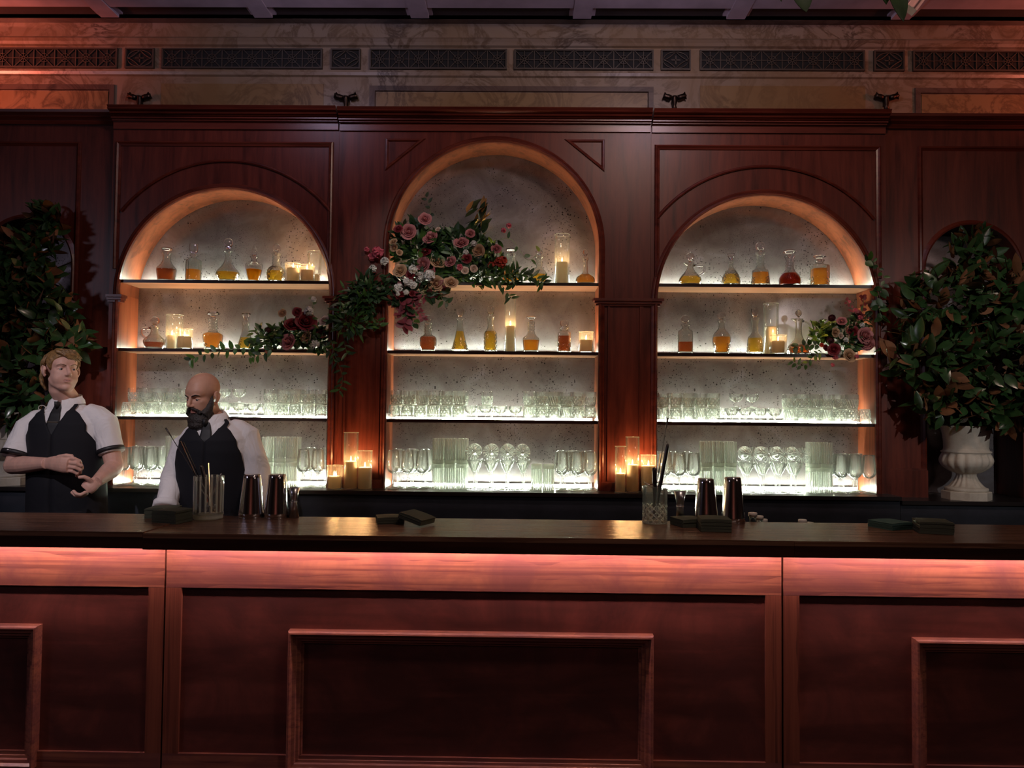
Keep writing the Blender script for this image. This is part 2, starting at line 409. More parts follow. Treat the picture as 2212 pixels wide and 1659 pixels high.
# ------------------------------------------------------------------ back bar units
def arch(cx, R, zs, zb, y, n=40):
    pts = [Vector((cx-R, y, zb))]
    pts += [Vector((cx-R*cos(pi*i/n), y, zs+R*sin(pi*i/n))) for i in range(n+1)]
    return pts+[Vector((cx+R, y, zb))]
X0 = {'L': -2.507, 'C': -1.1255, 'R': .7645}; X1 = {'L': -1.1265, 'C': .7635, 'R': 2.171}
MIRR = {}
for u in 'LCR':
    a, b = NI[u]; cx = (a+b)/2; R = (b-a)/2; zs = crown[u]-R; x0, x1 = X0[u], X1[u]
    t = thing('back_bar_cabinet', '%s arched mahogany back bar cabinet with lit mirrored shelves' % NAME[u], 'back bar', (cx, YF, ZC), 'arched back bar cabinets')
    y = YF
    fa = MB()     # front board with the arched opening
    n = 48; yb = y+.025
    def quad(p, q, r, s_): fa.add([p, q, r, s_], [(0, 1, 2, 3)], 0)
    quad((x0, y, ZC), (a, y, ZC), (a, y, zs), (x0, y, zs)); quad((b, y, ZC), (x1, y, ZC), (x1, y, zs), (b, y, zs))
    quad((x0, y, zs), (a, y, zs), (a, y, Zcor1), (x0, y, Zcor1)); quad((b, y, zs), (x1, y, zs), (x1, y, Zcor1), (b, y, Zcor1))
    for i in range(n):
        p0, p1 = pi*i/n, pi*(i+1)/n
        q0 = (cx-R*cos(p0), y, zs+R*sin(p0)); q1 = (cx-R*cos(p1), y, zs+R*sin(p1))
        quad(q0, q1, (q1[0], y, Zcor1), (q0[0], y, Zcor1))
    fa.box((x0, y+.001, ZC), (x0+.02, YB+.03, Zcor1)); fa.box((x1-.02, y+.001, ZC), (x1, YB+.03, Zcor1)); fa.box((x0, y+.001, Zcor1-.02), (x1, YB+.03, Zcor1))
    fa.build('front_board', 'mahogany', t, fix=False)
    # lining of the niche
    li = MB(); pts = arch(cx, R, zs, ZC, y); off = Vector((0, YB-y, 0)); q = len(pts)
    o2 = arch(cx, R+.02, zs, ZC, y)
    li.add(pts+[p+off for p in pts]+[p+off for p in o2]+[p+Vector((0, .002, 0)) for p in o2],
           [(i, i+1, q+i+1, q+i) for i in range(q-1)]+[(q+i, q+i+1, 2*q+i+1, 2*q+i) for i in range(q-1)]+[(2*q+i, 2*q+i+1, 3*q+i+1, 3*q+i) for i in range(q-1)], 0, True)
    for i, (f, mi) in enumerate(zip(li.f, li.m)):
        if i in (0, q-2): li.sm[i] = False
    li.build('niche_lining', 'niche_wood', t, fix=False)
    # mirror back
    mi = MB(); bp = arch(cx, R+.015, zs, ZC, YB, 48)
    mi.add(bp+[p+Vector((0, .006, 0)) for p in bp], [tuple(range(len(bp)))[::-1], tuple(range(len(bp), 2*len(bp)))], 0)
    MIRR[u] = mi.build('mirror_back', 'antique_mirror', t, fix=False)
    # moulding round the opening, running down the jambs
    mo = MB(); pr = [(-.002, -.004), (-.002, .016), (.006, .024), (.014, .02), (.018, .012), (.026, .014), (.034, .008), (.036, 0)]
    mo.sweep(arch(cx, R, zs, ZC, y, 56)[::1], [(p, q2) for p, q2 in pr], m=0, smooth=False)
    mo.build('arch_moulding', 'mahogany_h', t)
    # archivolt and panel frame
    if u != 'C':
        av = MB(); xm = .5*(x1-x0)-.035-abs(cx-(x0+x1)/2); ra = R+.175
        a0 = math.acos(min(1, xm/ra)); ah = [Vector((cx-R*cos(a0+(pi-2*a0)*i/48), y, zs+R*sin(a0+(pi-2*a0)*i/48))) for i in range(49)]
        av.sweep(ah, [(.165, 0), (.165, .010), (.172, .014), (.18, .010), (.185, 0)])
        av.build('archivolt', 'mahogany_h', t)
        pf = MB(); zt = at(486, 306, YF).z if u == 'L' else at(1655, 314, YF).z
        e0, e1 = x0+.02, x1-.03
        pf.sweep([(e1, y, zs+.15), (e1, y, zt), (e0, y, zt), (e0, y, zs+.15)], [(0, 0), (.004, .014), (.012, .018), (.02, .010), (.03, .006), (.032, 0)])
        pf.build('panel_moulding', 'mahogany_h', t)
    else:
        for sx in (-1, 1):
            pf = MB(); xo = cx+sx*(R+.03); zt = at(1066, 293, YF).z-.02
            c1 = Vector((xo, y, zt)); c2 = Vector((cx+sx*(R*.66), y, zt)); c3 = Vector((xo, y, zt-.20))
            tri = [c1, c2, c3] if sx > 0 else [c1, c3, c2]
            pf.sweep(tri, [(0, 0), (.003, .008), (.012, .010), (.018, .004), (.02, 0)], closed=True); pf.build('spandrel_moulding', 'mahogany_h', t)
    # impost mouldings on each side
    for s0, s1 in ((x0 if u != 'R' else x0, a), (b, x1)):
        im = MB(); e0 = s0-(.0 if s0 == x0 else .03); e1 = s1+(.03 if s1 == a else .0)
        for z0, z1, d, g in ((ZIMP-.012, ZIMP, .016, -.012), (ZIMP, ZIMP+.014, .03, -.004), (ZIMP+.014, ZIMP+.03, .042, .006)):
            im.box((e0-(g if s0 == b else 0), y-d, z0), (e1+(g if s1 == a else 0), y+.03, z1))
        im.build('impost', 'mahogany_h', t)
    # pilaster edge beads
    for s0, s1 in ((x0, a), (b, x1)):
        if s1-s0 < .12: continue
        pb = MB()
        for xx in (s0+.012, s0+.06, s1-.06, s1-.048):
            if u == 'C': pb.box((xx-.006, y-.009, ZC+.06), (xx+.006, y, ZIMP-.012))
        pb.box((s0, y-.018, ZC), (s1, y, ZC+.05))
        pb.build('pilaster_trim', 'mahogany', t)
    # cornice
    co = MB(); h = Zcor1-Zcor0
    pr = [(0, 0), (.0, .03), (h*.12, .03), (h*.14, .045), (h*.24, .045), (h*.26, .036), (h*.34, .052), (h*.42, .044), (h*.46, .06), (h*.58, .066), (h*.62, .06), (h*.7, .085), (h*.8, .09), (h*.82, .082), (h*1.0, .095), (h*1.0, 0)]
    dz = {'L': .004, 'C': 0, 'R': -.003}[u]; e = .004
    co.sweep([(x1-e, y, Zcor0+dz), (x0+e, y, Zcor0+dz)], [(-p, q2) for p, q2 in pr])
    co.box((x0+e, y-.012, Zcor0-.045+dz), (x1-e, y, Zcor0+dz))
    co.build('cornice', 'mahogany_h', t)
    # shelves with LED strips
    for k in (1, 2, 3):
        z = SH[k]; hw = R if z < zs else sqrt(R*R-(z-zs)**2)
        s = MB(); s.box((cx-hw+.001, y+.012, z-.017), (cx+hw-.001, YB-.001, z), 0); s.box((cx-hw+.001, y+.006, z-.018), (cx+hw-.001, y+.012, z+.0005), 1)
        so = s.build('shelf', ['shelf_wood', 'shelf_lip'], t)
        l = MB(); l.box((cx-hw+.015, YB-.020, z+.0005), (cx+hw-.015, YB-.018, z+.014)); l.build('led_baffle', 'baffle_white', so)  # added plate that keeps strip light off the mirror base
        l = MB(); l.box((cx-hw+.02, YB-.032, z+.001), (cx+hw-.02, YB-.022, z+.010)); l.build('led_strip', 'led_white_low' if k == 3 else 'led_white', so)
    l = MB(); l.box((a+.015, YB-.020, ZC+.0005), (b-.015, YB-.018, ZC+.015)); l.build('led_baffle', 'baffle_white', t)  # added floor-level plate, turns the strip's light forward from the mirror
    l = MB(); l.box((a+.02, YB-.032, ZC+.001), (b-.02, YB-.022, ZC+.011)); l.build('led_strip', 'led_white_low', t)

# side wings with arched niches for the urns
def wing(side, cx, R, x0, x1, zc, label):
    t = thing('wall_panel_wing', label, 'wood panelling', ((x0+x1)/2, YF+.05, zc)); y = YF+.05
    zs = at(2105, 486, y).z-R; fa = MB(); a, b = cx-R, cx+R; yb = y+.25; zt = at(2050, 245, YF-.02).z
    for q in (((x0, zc+.001), (a, zs)), ((b, zc+.001), (x1, zs)), ((x0, zs), (a, zt)), ((b, zs), (x1, zt))):
        if q[1][0] > q[0][0]: fa.add([(q[0][0], y, q[0][1]), (q[1][0], y, q[0][1]), (q[1][0], y, q[1][1]), (q[0][0], y, q[1][1])], [(0, 1, 2, 3)], 0)
    for i in range(24):
        p0, p1 = pi*i/24, pi*(i+1)/24; q0 = (cx-R*cos(p0), y, zs+R*sin(p0)); q1 = (cx-R*cos(p1), y, zs+R*sin(p1))
        fa.add([q0, q1, (q1[0], y, zt), (q0[0], y, zt)], [(0, 1, 2, 3)], 0)
    fa.box((x0, y+.001, zt-.02), (x1, yb, zt)); fa.build('front_board', 'mahogany', t, fix=False)
    pts = arch(cx, R, zs, zc+.001, y, 24); off = Vector((0, .25, 0)); q = len(pts); li = MB()
    li.add(pts+[p+off for p in pts], [(i, i+1, q+i+1, q+i) for i in range(q-1)], 0, True); li.build('niche_lining', 'mahogany', t, fix=False)
    bp = [p+off for p in pts]; mi = MB(); mi.add(bp+[p+Vector((0, .006, 0)) for p in bp], [tuple(range(q))[::-1], tuple(range(q, 2*q))], 0); mi.build('mirror_back', 'antique_mirror', t, fix=False)
    mo = MB(); mo.sweep(arch(cx, R, zs, zc+.001, y, 28), [(0, 0), (0, .014), (.01, .018), (.02, .008), (.03, 0)]); mo.build('arch_moulding', 'mahogany_h', t)
    pf = MB(); zp = at(2095, 316, y).z; e0, e1 = (cx-.32, x1-.03) if side > 0 else (x0+.03, cx+.32)
    pf.sweep([(e1, y, ZIMP), (e1, y, zp), (e0, y, zp), (e0, y, ZIMP)], [(0, 0), (.004, .012), (.014, .014), (.022, .006), (.03, 0)]); pf.build('panel_moulding', 'mahogany_h', t)
    co = MB(); h = zt-Zcor0
    co.sweep([(x1, y, Zcor0), (x0, y, Zcor0)], [(0, 0), (0, .02), (-h*.2, .03), (-h*.3, .025), (-h*.5, .05), (-h*.6, .045), (-h*.8, .07), (-h, .075), (-h, 0)]); co.build('cornice', 'mahogany_h', t)
    if side > 0:
        ba = MB(); xa = at(1999, 1000, y).x; ba.box((x0+.0, y-.03, zc), (xa, y, zc+.16)); ba.box((x0, y-.02, zc+.16), (xa, y, zc+.17)); ba.build('plinth', 'mahogany', t)
    return t
xr = at(2000, 1000, YF+.05).x
wing(1, xr+.285, .285, 2.175, 3.6, 1.033, 'right mahogany panelling with dark arched niche behind the urn')
wing(-1, -3.05, .285, -4.2, -2.511, 1.055, 'dark mahogany panelling at far left behind the tall magnolia')

# back counter
def counter(x0, x1, z, label):
    t = thing('back_counter', label, 'counter', ((x0+x1)/2, YC+.2, 0), 'back counter sections')
    c = MB(); c.box((x0, YC, z-.022), (x1, YB+.05, z)); c.build('counter_top', 'counter_black', t)
    c = MB(); c.box((x0, YC+.02, 0), (x1, YC+.05, z-.022)); c.box((x0, YC+.05, 0), (x0+.03, YB, z-.022)); c.box((x1-.03, YC+.05, 0), (x1, YB, z-.022)); c.build('front_panel', 'counter_cloth', t)
counter(-2.5, 2.17, ZC, 'dark back counter running below the three lit niches')
counter(2.1725, 4.3, 1.033, 'dark back counter under the right stone urn')
counter(-4.3, -2.5015, ZC, 'dark back counter behind the blond bartender')

# ------------------------------------------------------------------ bar
xs1 = at(358, 1215, YP).x; xs2 = at(1690, 1230, YP).x
def barmod(x0, x1, tx0, tx1, label, dz=0, mit0=0, mit1=0, frames=()):
    t = thing('bar_counter', label, 'bar counter', ((x0+x1)/2, YP, 0), 'panelled bar sections')
    zt = ZB+dz; th = .066; g = .0005
    b = MB(); b.prism([(tx0+g+mit0, YBK, zt), (tx1-g+mit1, YBK, zt), (tx1-g, YE, zt), (tx0+g, YE, zt)], (0, 0, -.02), 0)
    b.build('bar_top', 'bar_top_wood', t)
    b = MB(); b.box((tx0+g, YE, zt-th), (tx1-g, YE+.03, zt-.0202)); b.box((tx0+g, YE+.03, zt-.045), (tx1-g, YBK-.02, zt-.0202)); b.build('top_edge', 'bar_edge_wood', t)
    zr = at(1000, 1277, YP).z; st = .065
    y = YP
    b = MB(); b.box((x0+.004, y, zr), (x1-.004, y+.05, ZB-.052)); b.build('top_rail', 'bar_wood', t)
    for xx in (x0+.004, x1-.004-st):
        b = MB(); b.box((xx, y, .1), (xx+st, y+.05, zr-.0008)); b.build('stile', 'bar_wood_v', t)
    b = MB(); b.box((x0+.004, y, 0), (x1-.004, y+.05, .1)); b.build('bottom_rail', 'bar_wood', t)
    b = MB(); b.box((x0+.01, y+.013, .05), (x1-.01, y+.045, zr+.02)); b.build('front_panel', 'bar_panel', t)
    for (fx0, fx1, fz1, fz0) in frames:
        b = MB(); yy = y+.013
        b.sweep([(fx0, yy, fz0), (fx1, yy, fz0), (fx1, yy, fz1), (fx0, yy, fz1)], [(0, 0), (.001, .032), (.006, .040), (.012, .042), (.016, .036), (.020, .030), (.032, .026), (.036, .018), (.046, .016), (.050, .008), (.056, .008), (.06, 0)], closed=True)
        b.build('panel_moulding', 'bar_wood', t)
    l = MB(); l.box((x0+.02, YP-.066, ZB-.060), (x1-.02, YP-.056, ZB-.050)); l.build('led_strip', 'led_pink', t)
    b = MB(); b.box((x0+.004, YP+.05, .7), (x1-.004, YBK-.05, .72)); b.box((x0+.004, y+.05, 0), (x0+.03, YBK-.06, ZB-.052)); b.box((x1-.03, y+.05, 0), (x1-.004, YBK-.06, ZB-.052)); b.build('inner_shelf', 'counter_black', t)
    return t
zt_ = at(1010, 1365, YP).z
fx0, fx1 = at(625, 1365, YP).x, at(1411, 1372, YP).x
zf0 = at(1010, 1660, YP).z-.02
tx1 = at(308, 1170, YE).x; tx2 = at(1716, 1170, YE).x
barmod(xs1, xs2, tx1, tx2, 'middle bar section with full framed panel in front', 0, 0, -.17+.02, [(fx0, fx1, zt_, zf0)])
lx1 = at(88, 1350, YP).x; rx0 = at(1972, 1384, YP).x
barmod(xs1-2.49, xs1, tx1-2.5, tx1, 'left bar section in front of the blond bartender', .004, 0, 0, [(lx1-1.51, lx1, zt_+.006, zf0)])
barmod(xs2, xs2+2.49, tx2, tx2+2.5, 'right bar section nearest the stone urn', 0, -.15, 0, [(rx0, rx0+1.51, zt_, zf0)])
# ------------------------------------------------------------------ glass materials
def glassmat(name, col=(1, 1, 1), ior=1.5, rough=0, milk=0., milkcol=(.9, 1, .85)):
    t = NT(name); g = t.n('BsdfGlass', Color=c4(col), Roughness=rough, IOR=ior)
    if milk <= 0: return t.surf(g.outputs[0])
    d = t.n('BsdfTranslucent', Color=c4(milkcol)); e = t.n('BsdfDiffuse', Color=c4(milkcol))
    a = t.n('MixShader'); a.inputs[0].default_value = .5; t.l(d.outputs[0], a.inputs[1]); t.l(e.outputs[0], a.inputs[2])
    b = t.n('MixShader'); b.inputs[0].default_value = milk; t.l(g.outputs[0], b.inputs[1]); t.l(a.outputs[0], b.inputs[2])
    return t.surf(b.outputs[0])
def thinglass(name, boost=1.0, milk=0., tint=(1, 1, 1), rough=.03):
    t = NT(name); tr = t.n('BsdfTransparent', Color=c4(tint)); gl = t.n('BsdfGlossy', Roughness=rough)
    fr = t.n('LayerWeight', Blend=.25)
    fac = t.math('MINIMUM', t.math('ADD', t.math('MULTIPLY', fr.outputs['Fresnel'], boost), .04), 1.0)
    m = t.n('MixShader'); t.l(fac, m.inputs[0]); t.l(tr.outputs[0], m.inputs[1]); t.l(gl.outputs[0], m.inputs[2])
    o = m.outputs[0]
    if milk:
        d = t.n('BsdfTranslucent', Color=(.92, 1, .88, 1)); e = t.n('BsdfDiffuse', Color=(.92, 1, .88, 1))
        a = t.n('MixShader'); t.l(d.outputs[0], a.inputs[1]); t.l(e.outputs[0], a.inputs[2])
        b = t.n('MixShader'); b.inputs[0].default_value = milk; t.l(o, b.inputs[1]); t.l(a.outputs[0], b.inputs[2]); o = b.outputs[0]
    return t.surf(o)
def cutglass(name, boost, milk):
    t = NT(name); tr = t.n('BsdfTransparent', Color=(1, 1, 1, 1)); gl = t.n('BsdfGlossy', Roughness=.05)
    fr = t.n('LayerWeight', Blend=.3)
    fac = t.math('MINIMUM', t.math('ADD', t.math('MULTIPLY', fr.outputs['Fresnel'], boost), .012), .8)
    m = t.n('MixShader'); t.l(fac, m.inputs[0]); t.l(tr.outputs[0], m.inputs[1]); t.l(gl.outputs[0], m.inputs[2])
    d = t.n('BsdfTranslucent', Color=(.95, 1, .92, 1)); e = t.n('BsdfDiffuse', Color=(.95, 1, .92, 1))
    a = t.n('MixShader'); a.inputs[0].default_value = .4; t.l(d.outputs[0], a.inputs[1]); t.l(e.outputs[0], a.inputs[2])
    at_ = t.n('Attribute', attribute_name='cut')
    b = t.n('MixShader'); t.l(t.math('MULTIPLY', at_.outputs['Fac'], milk), b.inputs[0]); t.l(m.outputs[0], b.inputs[1]); t.l(a.outputs[0], b.inputs[2])
    return t.surf(b.outputs[0])
glassmat('crystal', (1, 1, 1), 1.5, 0, .0)
glassmat('cut_crystal', (1, 1, 1), 1.5, 0, .07)
thinglass('clear_glass', .5, .03)
thinglass('rim_glass', 1.6, .25)
cutglass('tumbler_glass', .45, .75)
cutglass('stem_glass', .7, .75); cutglass('mixing_crystal', 1.6, .95)
def liquid(name, col, trans):
    t = NT(name); g = t.n('BsdfGlass', Color=c4(col), Roughness=.0, IOR=1.2)
    d = t.n('BsdfTranslucent', Color=c4(trans)); b = t.n('MixShader'); b.inputs[0].default_value = .30
    t.l(g.outputs[0], b.inputs[1]); t.l(d.outputs[0], b.inputs[2]); return t.surf(b.outputs[0])
liquid('whiskey', (.95, .55, .10), (1, .5, .06))
liquid('whiskey_gold', (1, .74, .16), (1, .66, .10))
liquid('whiskey_dark', (.60, .24, .05), (.6, .2, .03))
liquid('whiskey_red', (.42, .09, .04), (.40, .06, .02))
def waxmat():
    t = NT('candle_wax')
    a = t.n('BsdfDiffuse', Color=(.94, .88, .74, 1)); b = t.n('BsdfTranslucent', Color=(.98, .86, .64, 1))
    m = t.n('MixShader'); m.inputs[0].default_value = .58; t.l(a.outputs[0], m.inputs[1]); t.l(b.outputs[0], m.inputs[2]); return t.surf(m.outputs[0])
waxmat()

# ------------------------------------------------------------------ decanters
def resample(prof, step):
    o = [prof[0]]
    for (h0, r0), (h1, r1) in zip(prof, prof[1:]):
        n = max(1, int(max(abs(h1-h0), abs(r1-r0)*.7)/step))
        o += [(h0+(h1-h0)*i/n, r0+(r1-r0)*i/n) for i in range(1, n+1)]
    return o
def smoothp(prof, k=1):
    for _ in range(k):
        q = [prof[0]]
        for a, b in zip(prof, prof[1:]):
            q += [(a[0]*.75+b[0]*.25, a[1]*.75+b[1]*.25), (a[0]*.25+b[0]*.75, a[1]*.25+b[1]*.75)]
        prof = q+[prof[-1]]
    return prof
def cutfn(cut):
    if not cut: return None
    kind, n, h0, h1, amp = cut
    def f(th, z, r, i):
        if not h0 <= z <= h1: return r
        if kind == 'flute': return r*(1-amp+amp*abs(cos(n*th/2)))
        if kind == 'facet':
            a = (th*n/(2*pi)) % 1-.5; return r*cos(pi/n)/cos(a*2*pi/n)*.5+r*.5 if amp < .5 else r*cos(pi/n)/cos(a*2*pi/n)
        kz = n/2/max(r, .01)*(1.0 if kind == 'diamond' else .6)
        a, b = abs(sin(n*th/2+kz*(z-h0))), abs(sin(n*th/2-kz*(z-h0)))
        return r*(1-amp+amp*min(1, 1.6*min(a, b)))
    return f
NSEG = 44
def decanter(u, shelf, px, sc, base, body, liq, stop, label, cut=None, scut=None, lmat='whiskey', handle=None, spout=None, dy=0, square=False, group='whiskey decanters on the niche shelves'):
    """profiles in crop pixels: (height, radius)"""
    Y = 4.70+dy; z = SH[shelf]; p = at(px, base, Y); s = Y/F/sc
    t = thing('decanter', label, 'decanter', (p.x, Y, z+.0006), group)
    pr = smoothp([(h*s, r*s) for h, r in body], 1); wall = .0035
    cf = cutfn((cut[0], cut[1], cut[2]*s, cut[3]*s, cut[4]*(1.9 if cut[0] == 'diamond' else 1.5 if cut[0] == 'flute' else 1))) if cut else None
    fine = resample(pr, .0028)
    if spout:
        hs = pr[-1][0]; cf0 = cf
        def cf(th, zz, r, i):
            r = cf0(th, zz, r, i) if cf0 else r
            k = max(0, 1-(hs-zz)/.02); d = cos(th-(0 if spout > 0 else pi))
            return r*(1+.9*k*max(0, d)**6)
    b = MB(); amp_ = 1; outer = [(0, .0)]+[(r, h) for h, r in fine]
    inner = [(max(r-wall, r*.35), h) for h, r in fine if h > .011]
    n = NSEG
    if square:
        cf1 = cf
        def cf(th, zz, r, i):
            q = max(abs(cos(th)), abs(sin(th))); k = min(1, max(0, (square*s-zz)/.01+1))
            rr = r*min(1.22, 1/q)*.93 if k >= 1 else r*((1-k)+k*min(1.22, 1/q)*.93)
            return cf1(th, zz, rr, i) if cf1 else rr
    prof = outer+[(r, h) for r, h in inner[::-1]]+[(0, inner[0][1])]
    no = len(outer)
    rf = (lambda th, zz, r, i: cf(th, zz, r, i) if i < no else (r if not square else min(r, cf(th, zz, r, i)-wall*.9))) if cf else None
    b.lathe(prof, n, rf=rf, rot=.07)
    b.build('bottle', 'cut_crystal' if cut else 'crystal', t, local=True, fix=True)
    lz = liq*s; li = [(max(.002, r-.0006), h) for r, h in inner if h <= lz]
    if li:
        l = MB(); l.lathe([(0, li[0][1]+.0006)]+[(r, h+.0006) for r, h in li]+[(0, li[-1][1]+.0006)], n, rot=.07,
                          rf=(lambda th, zz, r, i: min(r, cf(th, zz, r, i)-wall)) if square else None)
        l.build('liquid', lmat, t, local=True)
    sp = smoothp([(h*s, r*s) for h, r in stop], 1); sp = resample(sp, .004)
    q = MB(); top = fine[-1][0]; plug = min(fine[-1][1]*.55, sp[0][1])
    q.lathe([(0, top-.012), (plug*.8, top-.012), (plug, top-.001)]+[(r, h) for h, r in sp if h > top-.001]+[(0, sp[-1][0])], 20,
            rf=cutfn((scut[0], scut[1], top, 9, scut[2])) if scut else None)
    q.build('stopper', 'crystal', t, local=True)
    if handle:
        sx, pts, rad = handle
        g = MB(); g.tube([Vector((sx*a*s, 0, h*s)) for a, h in pts], rad*s, 8); g.build('handle', 'crystal', t, local=True)
    return t
def HND(sx, a0, h0, a1, h1, rad=8, bulge=1.0):
    pts = []
    for i in range(13):
        u = i/12; a = a0+(a1-a0)*u; h = h0+(h1-h0)*u
        pts.append((a+bulge*sin(pi*u**.8)*(h0-h1)*.62, h+bulge*sin(pi*min(1, u*1.5))*(h0-h1)*.18*(u < .67)))
    return (sx, pts, rad)
RING = lambda h0, n, d, r0, r1: [q for i in range(n) for q in ((h0+i*d, r0), (h0+i*d+d*.5, r1))]
LN, CN, RN = 4.424, 4.254, 4.254
S1, S2 = 'top left shelf', 'second left shelf'
decanter('L', 1, 359.2, LN, 600, [(0, 78), (40, 82), (110, 92), (128, 92), (140, 84), (175, 52), (215, 36), (262, 32), (275, 46), (286, 46)], 124, [(292, 15), (300, 15), (312, 48), (325, 53), (338, 30), (340, 0)],
         'straight-sided decanter with flat disc stopper, first from left on '+S1, ('facet', 12, 0, 130, .3), lmat='whiskey_dark')
decanter('L', 1, 417.5, LN, 600.5, [(0, 70), (8, 73), (205, 73), (218, 66), (238, 28), (252, 25), (258, 38), (270, 38)], 120, [(275, 20), (290, 20), (298, 41), (372, 41), (376, 30), (377, 0)],
         'fluted cylinder decanter with tall cylindrical stopper on '+S1, ('flute', 18, 8, 205, .07), ('flute', 10, .1), lmat='whiskey')
decanter('L', 1, 491.6, LN, 601.5, [(0, 72), (15, 78), (70, 112), (95, 110), (115, 98), (150, 66), (190, 40), (240, 27), (290, 26), (300, 43), (308, 40)], 97, [(312, 14), (330, 16), (350, 30), (385, 45), (412, 40), (430, 20), (433, 0)],
         'wide diamond-cut decanter with large pear-shaped stopper on '+S1, ('diamond', 26, 18, 82, .06), lmat='whiskey_gold')
decanter('L', 1, 548, LN, 602, [(0, 58), (12, 60), (22, 52), (40, 56), (100, 74), (165, 83), (182, 80), (200, 50), (212, 26), (232, 22), (250, 40), (257, 38)], 127, [(262, 14), (280, 26), (300, 31), (330, 20), (372, 3), (376, 0)],
         'footed tapering decanter with pointed spire stopper on '+S1, lmat='whiskey')
decanter('L', 1, 595.6, LN, 603, [(0, 72), (10, 76), (70, 88), (110, 86), (140, 74), (160, 48)]+RING(168, 4, 26, 40, 28)+[(276, 44), (288, 44)], 116, [(292, 15), (306, 16), (322, 32), (345, 40), (368, 30), (382, 8), (384, 0)],
         'squat diamond-cut decanter with ball stopper beside the candles on '+S1, ('diamond', 12, 8, 150, .09), lmat='whiskey_gold')
decanter('L', 2, 333, LN, 747.5, [(0, 64), (20, 82), (70, 103), (95, 96), (125, 66), (150, 40), (185, 31), (218, 40), (226, 40)], 70, [(232, 15), (244, 18), (256, 40), (276, 49), (300, 40), (318, 14), (320, 0)],
         'small round-bellied jug decanter with loop handle on '+S2, ('flute', 12, 5, 140, .05), ('flute', 12, .08), lmat='whiskey_dark', handle=HND(-1, 34, 205, 78, 105, 11, 1.25))
decanter('L', 2, 459.3, LN, 749.5, [(0, 74), (60, 84), (130, 95), (150, 92), (166, 60), (176, 40)]+RING(184, 4, 28, 46, 32)+[(292, 46), (304, 44)], 160, [(308, 22), (330, 25), (342, 58), (352, 58), (372, 42), (386, 15), (388, 0)],
         'ring-necked decanter with mushroom stopper, lattice cut at its foot, on '+S2, ('diamond', 14, 0, 62, .09), lmat='whiskey')
decanter('L', 2, 530.4, LN, 751, [(0, 82), (10, 82), (60, 70), (120, 54), (180, 36), (215, 29), (235, 28), (255, 38), (272, 38)], 122, [(278, 14), (292, 16), (320, 28), (350, 44), (362, 42), (366, 0)],
         'conical lattice-cut decanter partly behind the leaves on '+S2, ('diamond', 14, 5, 125, .09), lmat='whiskey_gold')
S1, S2 = 'top centre shelf', 'second centre shelf'
decanter('C', 1, 1103.2, CN, 613, [(0, 74), (40, 82), (80, 82), (125, 66), (170, 42), (210, 31), (255, 32), (275, 44), (288, 44)], 122, [(294, 16), (304, 18), (316, 48), (336, 50), (346, 30), (348, 0)],
         'plain decanter with flat mushroom stopper among the smilax leaves on '+S1, ('facet', 8, 0, 150, .3), lmat='whiskey')
decanter('C', 1, 1164.4, CN, 613, [(0, 58), (10, 60), (70, 66), (112, 68), (135, 52), (150, 34)]+RING(156, 4, 24, 32, 24)+[(250, 38), (262, 38)], 92, [(266, 12), (276, 14), (288, 28), (310, 31), (330, 18), (336, 0)],
         'small ring-necked decanter with faceted stopper on '+S1, ('facet', 10, 0, 112, .3), ('facet', 8, .3), lmat='whiskey_gold', dy=-.02)
decanter('C', 1, 1264.3, CN, 613.5, [(0, 76), (10, 82), (45, 91), (75, 82), (96, 48), (112, 25), (170, 20), (225, 18), (236, 29), (254, 27)], 97, [(258, 9), (275, 10), (295, 22), (315, 25), (330, 14), (334, 0)],
         'squat round decanter with thin neck beside the tall candle on '+S1, ('diamond', 30, 5, 85, .04), lmat='whiskey')
decanter('C', 2, 924.6, CN, 756.5, [(0, 58), (30, 66), (50, 76), (120, 80), (140, 70), (152, 42)]+RING(158, 4, 26, 40, 29)+[(262, 38), (270, 36)], 140, [(274, 12), (284, 14), (296, 30), (312, 36), (330, 30), (344, 6), (346, 0)],
         'dark-footed bulbous decanter with stacked neck rings below the flowers on '+S2, ('diamond', 26, 90, 150, .05), lmat='whiskey_dark')
decanter('C', 2, 993.2, CN, 757.5, [(0, 84), (8, 84), (60, 68), (120, 52), (190, 36), (240, 29), (288, 24), (304, 36), (314, 36)], 192, [(318, 14), (330, 15), (345, 30), (365, 37), (390, 36), (400, 26), (402, 0)],
         'tall conical decanter with lattice-cut foot on '+S2, ('diamond', 14, 3, 100, .09), ('facet', 6, .3), lmat='whiskey_gold')
decanter('C', 2, 1059, CN, 758.5, [(0, 58), (10, 62), (160, 62), (180, 58), (205, 40), (222, 30), (245, 26), (300, 28), (322, 38), (334, 38)], 196, [(338, 12), (346, 14), (362, 30), (392, 38), (420, 32), (438, 12), (440, 0)],
         'slim tall cut decanter with egg-shaped stopper on '+S2, ('diamond', 10, 4, 190, .09), ('flute', 12, .08), lmat='whiskey_gold')
decanter('C', 2, 1146.7, CN, 759, [(0, 66), (60, 72), (125, 79), (138, 74), (160, 48), (182, 36)]+RING(190, 3, 26, 38, 29)+[(270, 35), (286, 35)], 116, [(292, 14), (306, 16), (314, 46), (326, 51), (338, 34), (342, 0)],
         'shouldered decanter with disc stopper right of the tall candle on '+S2, ('facet', 10, 0, 130, .3), lmat='whiskey')
decanter('C', 2, 1218.4, CN, 759.5, [(0, 62), (6, 65), (175, 66), (190, 62), (200, 42), (216, 34), (226, 46), (238, 44)], 158, [(242, 24), (250, 30), (265, 39), (290, 38), (304, 20), (306, 0)],
         'square cut decanter with stubby rounded stopper on '+S2, ('diamond', 12, 3, 95, .08), ('flute', 10, .08), lmat='whiskey_dark', square=190)
